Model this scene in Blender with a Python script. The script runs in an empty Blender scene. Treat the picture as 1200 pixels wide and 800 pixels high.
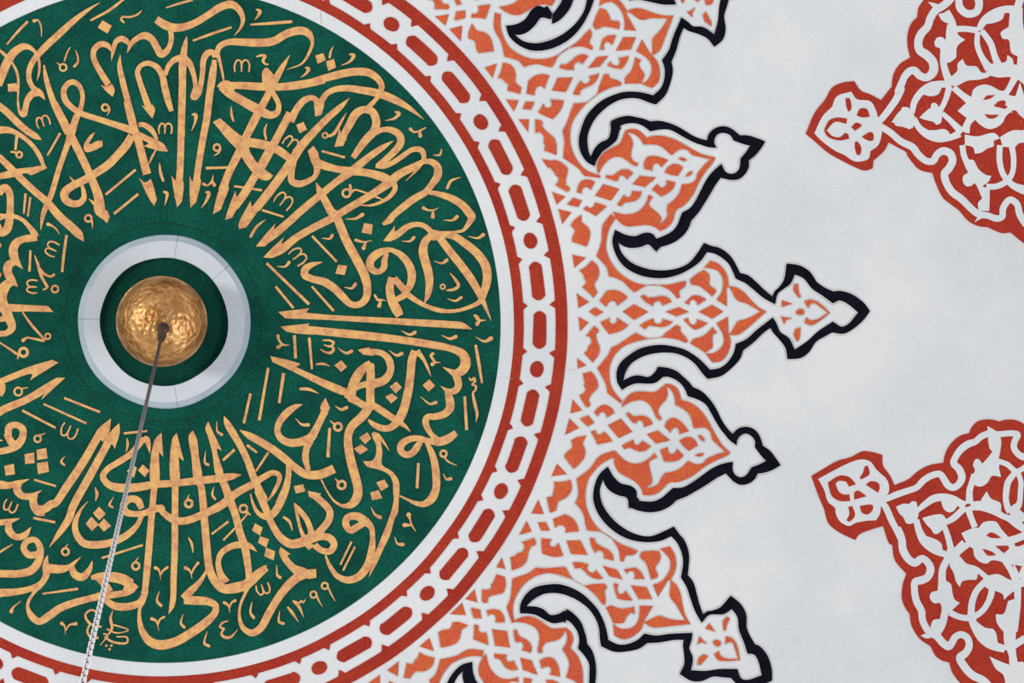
import bpy, bmesh, math, random
from mathutils import Vector, Matrix, noise
from mathutils.geometry import delaunay_2d_cdt

random.seed(7)
C = bpy.context.scene.collection
SC = bpy.context.scene

# ------------------------------------------------------------------ camera
F = 4500.0                      # focal length in pixels of the 1200 x 800 photograph
ZEN = (284.0, -20.0)            # where the plumb line vanishes in the photograph
CAM = Vector((0, 0, 1.6))
zc = Vector((ZEN[0] - 600, -(ZEN[1] - 400), -F)).normalized()
xc = (Vector((1, 0, 0)) - zc * zc.x).normalized()
yc = zc.cross(xc)
ROT = Matrix((xc, yc, zc))      # camera space -> world
cd = bpy.data.cameras.new('camera'); cam = bpy.data.objects.new('camera', cd); C.objects.link(cam)
cam.matrix_world = Matrix.Translation(CAM) @ ROT.to_4x4()
cd.sensor_width = 36; cd.lens = F / 1200 * 36; cd.clip_end = 200
SC.camera = cam

# ------------------------------------------------------------------ world, light, exposure
w = bpy.data.worlds.new('hall_daylight'); SC.world = w; w.use_nodes = True
nt = w.node_tree; nt.nodes.clear()
wo = nt.nodes.new('ShaderNodeOutputWorld'); bg = nt.nodes.new('ShaderNodeBackground')
bg.inputs['Color'].default_value = (0.93, 0.94, 0.965, 1); bg.inputs["Strength"].default_value = 0.87
nt.links.new(bg.outputs[0], wo.inputs[0])

def area(name, loc, target, sx, sy, power, col):
    l = bpy.data.lights.new(name, 'AREA'); l.shape = 'RECTANGLE'; l.size = sx; l.size_y = sy
    l.energy = power * 1.55; l.color = col
    o = bpy.data.objects.new(name, l); C.objects.link(o); o.location = loc
    d = Vector(target) - Vector(loc)
    o.rotation_euler = d.to_track_quat('-Z', 'Y').to_euler()
    return o
# daylight through the tall windows of the hall below the dome
area('window_light', (-9.0, -1.0, 8.0), (-1.2, 1.0, 16.3), 1.6, 3.0, 380, (1.0, 0.95, 0.86))
area('window_light', (12.0, 5.0, 6.5), (0.5, 1.0, 16.0), 11.0, 8.0, 760, (0.95, 0.97, 1.0))

SC.view_settings.view_transform = 'Standard'; SC.view_settings.look = 'None'
SC.view_settings.gamma = 1.0; SC.view_settings.use_curve_mapping = False
SC.view_settings.exposure = 0.0

# ------------------------------------------------------------------ dome geometry
R = 8.0; ZA = 16.6
AX = (191.0, 378.0)             # the dome's crown in the photograph
def ray(px, py):
    return (ROT @ Vector((px - 600, -(py - 400), -F))).normalized()
_d = ray(*AX); APEX = CAM + _d * ((ZA - CAM.z) / _d.z)
CEN = Vector((APEX.x, APEX.y, ZA - R))
def lift(px, py, h=0.0):
    """point of the dome surface (h metres proud of it) seen at a photograph position"""
    d = ray(px, py); oc = CAM - CEN; r = R - h
    b = oc.dot(d); c = oc.dot(oc) - r * r
    return CAM + d * (-b + math.sqrt(max(b * b - c, 0)))

# ------------------------------------------------------------------ materials
def srgb(r, g, b):
    f = lambda v: ((v / 255 + 0.055) / 1.055) ** 2.4 if v > 10 else v / 255 / 12.92
    return (f(r), f(g), f(b), 1)
def mat(name, c1, c2, scale=20, fine=300, fine_amt=0.25, rough=0.75, spec=0.3, metal=0.0, bump=0.0, bscale=200, c3=None, sheen=0):
    m = bpy.data.materials.new(name); m.use_nodes = True; n = m.node_tree.nodes; l = m.node_tree.links
    b = n['Principled BSDF']; b.inputs['Roughness'].default_value = rough; b.inputs['Metallic'].default_value = metal
    b.inputs['Specular IOR Level'].default_value = spec
    g = n.new('ShaderNodeNewGeometry')
    t = n.new('ShaderNodeTexNoise'); t.inputs['Scale'].default_value = scale; t.inputs['Detail'].default_value = 4
    t.inputs['Roughness'].default_value = 0.6
    l.new(g.outputs['Position'], t.inputs['Vector'])
    r = n.new('ShaderNodeValToRGB'); r.color_ramp.elements[0].position = 0.36; r.color_ramp.elements[1].position = 0.64
    r.color_ramp.elements[0].color = c1; r.color_ramp.elements[1].color = c2
    if c3:
        e = r.color_ramp.elements.new(0.5); e.color = c3
    l.new(t.outputs['Fac'], r.inputs['Fac'])
    t2 = n.new('ShaderNodeTexNoise'); t2.inputs['Scale'].default_value = fine; t2.inputs['Detail'].default_value = 2
    l.new(g.outputs['Position'], t2.inputs['Vector'])
    mr = n.new('ShaderNodeMapRange'); mr.inputs['From Min'].default_value = 0.3; mr.inputs['From Max'].default_value = 0.7
    mr.inputs['To Min'].default_value = 1 - fine_amt; mr.inputs['To Max'].default_value = 1 + fine_amt
    l.new(t2.outputs['Fac'], mr.inputs['Value'])
    mx = n.new('ShaderNodeVectorMath'); mx.operation = 'SCALE'
    l.new(r.outputs['Color'], mx.inputs[0]); l.new(mr.outputs[0], mx.inputs['Scale'])
    l.new(mx.outputs[0], b.inputs['Base Color'])
    if bump:
        t3 = n.new('ShaderNodeTexNoise'); t3.inputs['Scale'].default_value = bscale; t3.inputs['Detail'].default_value = 5
        l.new(g.outputs['Position'], t3.inputs['Vector'])
        bp = n.new('ShaderNodeBump'); bp.inputs['Strength'].default_value = bump; bp.inputs['Distance'].default_value = 0.004
        l.new(t3.outputs['Fac'], bp.inputs['Height']); l.new(bp.outputs[0], b.inputs['Normal'])
    return m
M = {}
M['plaster'] = mat('white_plaster', srgb(222, 226, 231), srgb(234, 236, 239), scale=1.8, fine=190, fine_amt=0.06, rough=0.85, bump=0.15, bscale=60)
M['green'] = mat('green_paint', srgb(5, 70, 60), srgb(9, 88, 73), scale=7, fine=190, fine_amt=0.5, rough=0.75, spec=0.12)
M['shadegreen'] = mat('green_paint_shaded', srgb(1, 60, 50), srgb(3, 70, 57), scale=7, fine=190, fine_amt=0.5, rough=0.75, spec=0.12)  # ground green darkened to paint in the shade inside the ring
M['darkgreen'] = mat('dark_green_line', srgb(2, 50, 42), srgb(6, 58, 50), scale=9, fine=240, fine_amt=0.2, rough=0.7)
M['gold'] = mat('gold_leaf_paint', srgb(216, 148, 102), srgb(244, 192, 112), scale=34, fine=190, fine_amt=0.14, rough=0.42, spec=0.6, c3=srgb(234, 176, 118), bump=0.35, bscale=90)
M['red'] = mat('brick_red_paint', srgb(168, 52, 42), srgb(176, 62, 42), scale=7, fine=190, fine_amt=0.34, rough=0.85, spec=0.1)
M['medred'] = mat('deep_red_paint', srgb(174, 54, 44), srgb(180, 62, 42), scale=7, fine=190, fine_amt=0.32, rough=0.85, spec=0.1)
M['orange'] = mat('vermilion_paint', srgb(212, 92, 68), srgb(218, 106, 62), scale=11, fine=190, fine_amt=0.26, rough=0.85, spec=0.1)
M['black'] = mat('black_paint', srgb(10, 14, 24), srgb(22, 20, 34), scale=14, fine=190, fine_amt=0.4, rough=0.8, spec=0.06)
M['ringwhite'] = mat('white_ring_paint', srgb(210, 218, 228), srgb(218, 225, 234), scale=5, fine=250, fine_amt=0.05, rough=0.8)
M['ringblue'] = mat('pale_blue_rim_paint', srgb(172, 188, 202), srgb(186, 202, 214), scale=8, fine=250, fine_amt=0.05, rough=0.8)
M['iron'] = mat('dark_iron', srgb(58, 44, 42), srgb(84, 66, 58), scale=60, fine=400, fine_amt=0.2, rough=0.5, metal=0.5)
M['greyline'] = mat('grey_edge_line', srgb(186, 184, 176), srgb(208, 206, 200), scale=9, fine=190, fine_amt=0.1, rough=0.85)  # pale grey for thin ribbons along outlines and hairline seams
M['carpet'] = mat('grey_green_carpet', srgb(96, 104, 104), srgb(120, 116, 108), scale=2, fine=60, fine_amt=0.2, rough=0.95)

def brass():
    m = bpy.data.materials.new('hammered_brass'); m.use_nodes = True; n = m.node_tree.nodes; l = m.node_tree.links
    b = n['Principled BSDF']; b.inputs['Metallic'].default_value = 0.8; b.inputs['Roughness'].default_value = 0.42
    g = n.new('ShaderNodeNewGeometry')
    t = n.new('ShaderNodeTexNoise'); t.inputs['Scale'].default_value = 16; t.inputs['Detail'].default_value = 5
    l.new(g.outputs['Position'], t.inputs['Vector'])
    r = n.new('ShaderNodeValToRGB'); r.color_ramp.elements[0].position = 0.35; r.color_ramp.elements[1].position = 0.65
    r.color_ramp.elements[0].color = srgb(176, 122, 66); r.color_ramp.elements[1].color = srgb(232, 178, 118)
    l.new(t.outputs['Fac'], r.inputs['Fac']); l.new(r.outputs[0], b.inputs['Base Color'])
    v = n.new('ShaderNodeTexVoronoi'); v.inputs['Scale'].default_value = 55; v.feature = 'SMOOTH_F1'
    l.new(g.outputs['Position'], v.inputs['Vector'])
    bp = n.new('ShaderNodeBump'); bp.inputs['Strength'].default_value = 0.6; bp.inputs['Distance'].default_value = 0.012
    l.new(v.outputs['Distance'], bp.inputs['Height']); l.new(bp.outputs[0], b.inputs['Normal'])
    return m
M['brass'] = brass()
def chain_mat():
    m = bpy.data.materials.new('chain_by_height'); m.use_nodes = True; n = m.node_tree.nodes; l = m.node_tree.links
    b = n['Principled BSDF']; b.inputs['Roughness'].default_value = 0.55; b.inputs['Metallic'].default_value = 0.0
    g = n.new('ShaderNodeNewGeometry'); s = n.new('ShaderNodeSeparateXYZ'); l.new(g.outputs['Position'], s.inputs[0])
    mr = n.new('ShaderNodeMapRange'); mr.inputs['From Min'].default_value = 8.5; mr.inputs['From Max'].default_value = 16.0  # colour follows height: dark near the ball, off-white low down
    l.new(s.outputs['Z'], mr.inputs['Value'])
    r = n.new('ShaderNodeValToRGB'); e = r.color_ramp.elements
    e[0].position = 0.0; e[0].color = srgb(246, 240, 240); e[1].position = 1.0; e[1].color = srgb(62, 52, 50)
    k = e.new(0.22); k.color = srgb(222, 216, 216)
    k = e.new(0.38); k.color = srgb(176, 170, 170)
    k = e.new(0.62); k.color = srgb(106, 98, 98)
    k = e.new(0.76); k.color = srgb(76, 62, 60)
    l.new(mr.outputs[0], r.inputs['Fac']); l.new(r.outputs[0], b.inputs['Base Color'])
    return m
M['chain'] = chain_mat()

# ------------------------------------------------------------------ object helpers
def newobj(name, verts, faces, m, parent=None, anchor=None, smooth=False):
    me = bpy.data.meshes.new(name)
    a = anchor if anchor is not None else Vector((0, 0, 0))
    me.from_pydata([tuple(Vector(v) - a) for v in verts], [], faces)
    me.materials.append(M[m]); me.update()
    if smooth:
        for p in me.polygons: p.use_smooth = True
    o = bpy.data.objects.new(name, me); C.objects.link(o)
    if parent: o.parent = parent
    elif anchor is not None: o.location = a
    return o
def thing(name, label, cat, loc, group=None):
    o = bpy.data.objects.new(name, None); C.objects.link(o); o.location = loc; o.empty_display_size = 0.1
    o['label'] = label; o['category'] = cat
    if group: o['group'] = group
    return o

def catmull(P, n=6):
    """dense open curve through tuples of any length"""
    if len(P) < 3: 
        return [tuple(P[0][k] + (P[-1][k] - P[0][k]) * i / n for k in range(len(P[0]))) for i in range(n + 1)]
    out = []
    Q = [tuple(2 * a - b for a, b in zip(P[0], P[1]))] + list(P) + [tuple(2 * a - b for a, b in zip(P[-1], P[-2]))]
    for i in range(1, len(Q) - 2):
        p0, p1, p2, p3 = Q[i - 1], Q[i], Q[i + 1], Q[i + 2]
        d = [max(math.dist(a[:2], b[:2]), 1e-4) ** 0.5 for a, b in ((p0, p1), (p1, p2), (p2, p3))]
        t0, t1 = 0, d[0]; t2 = t1 + d[1]; t3 = t2 + d[2]
        for s in range(n):
            t = t1 + (t2 - t1) * s / n
            L = lambda a, b, ta, tb: tuple(((tb - t) * x + (t - ta) * y) / (tb - ta) for x, y in zip(a, b))
            A1, A2, A3 = L(p0, p1, t0, t1), L(p1, p2, t1, t2), L(p2, p3, t2, t3)
            B1, B2 = L(A1, A2, t0, t2), L(A2, A3, t1, t3)
            out.append(L(B1, B2, t1, t2))
    out.append(P[-1])
    return out
def smooth_poly(pts, corners, n=4):
    """closed outline; runs between corners are curved, a corner stays sharp"""
    N = len(pts); ci = [i for i in range(N) if corners[i]]
    if not ci:
        ext = pts[-2:] + pts + pts[:3]
        c = catmull(ext, n)
        return c[2 * n:2 * n + N * n]
    out = []
    for a, b in zip(ci, ci[1:] + [ci[0] + N]):
        run = [pts[k % N] for k in range(a, b + 1)]
        out += [run[0]] if len(run) == 2 else catmull(run, n)[:-1]
    return out
def inside(x, y, poly):
    c = False; j = len(poly) - 1
    for i in range(len(poly)):
        xi, yi = poly[i]; xj, yj = poly[j]
        if (yi > y) != (yj > y) and x < (xj - xi) * (y - yi) / (yj - yi) + xi: c = not c
        j = i
    return c
def slab(name, poly, h0, h1, m, parent, anchor, xf=None):
    """flat painted relief of the given outline (photograph pixels) laid on the dome"""
    poly = [tuple(p[:2]) for p in poly]
    if xf: poly = [xf(p) for p in poly]
    n = len(poly); pts = [Vector(p) for p in poly]
    xs = [p[0] for p in poly]; ys = [p[1] for p in poly]
    if max(max(xs) - min(xs), max(ys) - min(ys)) > 70:
        g = 28; x = min(xs) + g / 2
        while x < max(xs):
            y = min(ys) + g / 2
            while y < max(ys):
                if inside(x, y, poly): pts.append(Vector((x, y)))
                y += g
            x += g
    vo, eo, fo, *_ = delaunay_2d_cdt(pts, [(i, (i + 1) % n) for i in range(n)], [], 0, 1e-4)
    keep = []
    for f in fo:
        cx = sum(vo[i].x for i in f) / len(f); cy = sum(vo[i].y for i in f) / len(f)
        if inside(cx, cy, poly): keep.append(tuple(f))
    V = [lift(v.x, v.y, h1) for v in vo]; Fc = []
    for f in keep:                                  # face down towards the hall
        nrm = (V[f[1]] - V[f[0]]).cross(V[f[2]] - V[f[0]])
        Fc.append(f if nrm.dot(CEN - V[f[0]]) > 0 else f[::-1])
    k = len(V)
    V += [lift(p[0], p[1], h1) for p in poly] + [lift(p[0], p[1], h0) for p in poly]
    ar = sum(poly[i][0] * poly[(i + 1) % n][1] - poly[(i + 1) % n][0] * poly[i][1] for i in range(n))
    for i in range(n):
        j = (i + 1) % n
        q = (k + i, k + j, k + n + j, k + n + i)
        Fc.append(q if ar > 0 else q[::-1])
    return newobj(name, V, Fc, m, parent, anchor)
def ribbon2d(P, n=6):
    c = catmull(P, n)
    mean = sum(p[2] for p in P) / len(P)
    for end in (0, -1):                             # brush heads: a wide end is rounded off
        e = c[end]; f = c[1 if end == 0 else -2]
        if e[2] > 2.0 and e[2] < 6.5 and e[2] > 1.12 * mean:
            dx, dy = e[0] - f[0], e[1] - f[1]; l = math.hypot(dx, dy) or 1; r = e[2] / 2
            cap = [(e[0] + dx / l * r * math.sin(t), e[1] + dy / l * r * math.sin(t), e[2] * math.cos(t)) for t in (0.4, 0.8, 1.15, 1.4, 1.55)]
            c = cap[::-1] + c if end == 0 else c + cap
    L, Rr = [], []
    for i, p in enumerate(c):
        a = c[max(i - 1, 0)]; b = c[min(i + 1, len(c) - 1)]
        dx, dy = b[0] - a[0], b[1] - a[1]; l = math.hypot(dx, dy) or 1
        nx, ny = -dy / l, dx / l; hw = max(p[2], 0.4) / 2
        L.append((p[0] + nx * hw, p[1] + ny * hw)); Rr.append((p[0] - nx * hw, p[1] - ny * hw))
    return L, Rr
def stroke_mesh(P, h0, h1, n=6, xf=None, V=None, Fc=None, closed=False):
    V = [] if V is None else V; Fc = [] if Fc is None else Fc
    L, Rr = ribbon2d(P, n)
    if xf: L = [xf(p) for p in L]; Rr = [xf(p) for p in Rr]
    k = len(V); m = len(L)
    for q, (a, b) in enumerate(zip(L, Rr)):
        hh = h1 + 0.0007 * q / m                # a stroke that crosses itself lies over itself
        V += [lift(*a, hh), lift(*b, hh), lift(*b, h0), lift(*a, h0)]
    for i in range(m - 1):
        s, t = k + 4 * i, k + 4 * i + 4
        Fc += [(s, s + 1, t + 1, t), (s + 1, s + 2, t + 2, t + 1), (s + 3, s, t, t + 3)]
    if not closed:
        Fc += [(k, k + 3, k + 2, k + 1), (k + 4 * m - 4, k + 4 * m - 3, k + 4 * m - 2, k + 4 * m - 1)]
    return V, Fc
def circle_pts(cx, cy, r, w, n=12):
    return [(cx + r * math.cos(2 * math.pi * i / n), cy + r * math.sin(2 * math.pi * i / n), w) for i in range(n + 1)]

# ------------------------------------------------------------------ traced outlines
# every list is in the units of one enlargement of the painting: origin x, origin y, scale
T = {'A': (0, 0, 5), 'B': (0, 120, 6.6667), 'C': (0, 240, 6.6667), 'D': (170, 0, 5.714), 'E': (130, 120, 5.714),
     'F': (340, 0, 5.714), 'G': (300, 120, 5.714), 'H': (420, 120, 5.714), 'I': (280, 240, 5.714), 'J': (420, 240, 5.714),
     'K': (300, 340, 5.714), 'L': (420, 340, 5.714), 'N': (420, 460, 5.714), 'Q': (260, 460, 5.714), 'R': (360, 580, 5.714),
     'U': (220, 560, 5.714), 'V': (220, 660, 5.714), 'W': (100, 460, 5.714), 'X': (0, 340, 5.714), 'Y': (0, 460, 5.714),
     'Z': (0, 580, 5.714), 'a': (0, 660, 5.714), 'b': (100, 560, 5.714), 'c': (100, 660, 5.714),
     'e': (640, 290, 8), 'f': (640, 370, 8), 'g': (770, 290, 8), 'h': (770, 370, 8), 'i': (800, 280, 5), 'j': (620, 230, 5),
     'k': (560, 450, 8), 'l': (560, 360, 8), 'm': (650, 430, 8), 'n': (650, 510, 8), 'o': (780, 430, 8), 'p': (780, 500, 8),
     's': (1050, 480, 8), 't': (1050, 560, 8), 'u': (1020, 620, 6.6667), 'v': (1020, 680, 6.6667), 'w': (930, 480, 4.4444),
     '1': (0, 0, 1), '6': (1020, 0, 6.6667), '7': (1050, 80, 8), '8': (1050, 170, 7.2733), '9': (930, 60, 4.4444), 'x': (500, 0, 5), 'y': (660, 0, 5)}
def parse(line):
    tk = line.split(); kind = tk[0]; t = T[tk[1]]
    if kind == 'M' :
        x, y = map(float, tk[2].split(',')); return kind, (t[0] + x / t[2], t[1] + y / t[2], float(tk[3]), float(tk[4])), t
    if kind in 'OC':
        x, y = map(float, tk[2].split(',')); return kind, (t[0] + x / t[2], t[1] + y / t[2], float(tk[3]) / t[2], float(tk[4]) / t[2]), t
    P, cor = [], []
    for q in tk[2:]:
        if q[0] == ':': t = T[q[1:]]; continue
        cor.append(q.endswith('!') or kind == 'Q'); q = q.rstrip('!').split(',')
        v = [float(z) for z in q]; p = [t[0] + v[0] / t[2], t[1] + v[1] / t[2]]
        if len(v) == 3: p.append(v[2] / t[2])
        P.append(tuple(p))
    return kind, (P, cor), t
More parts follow.
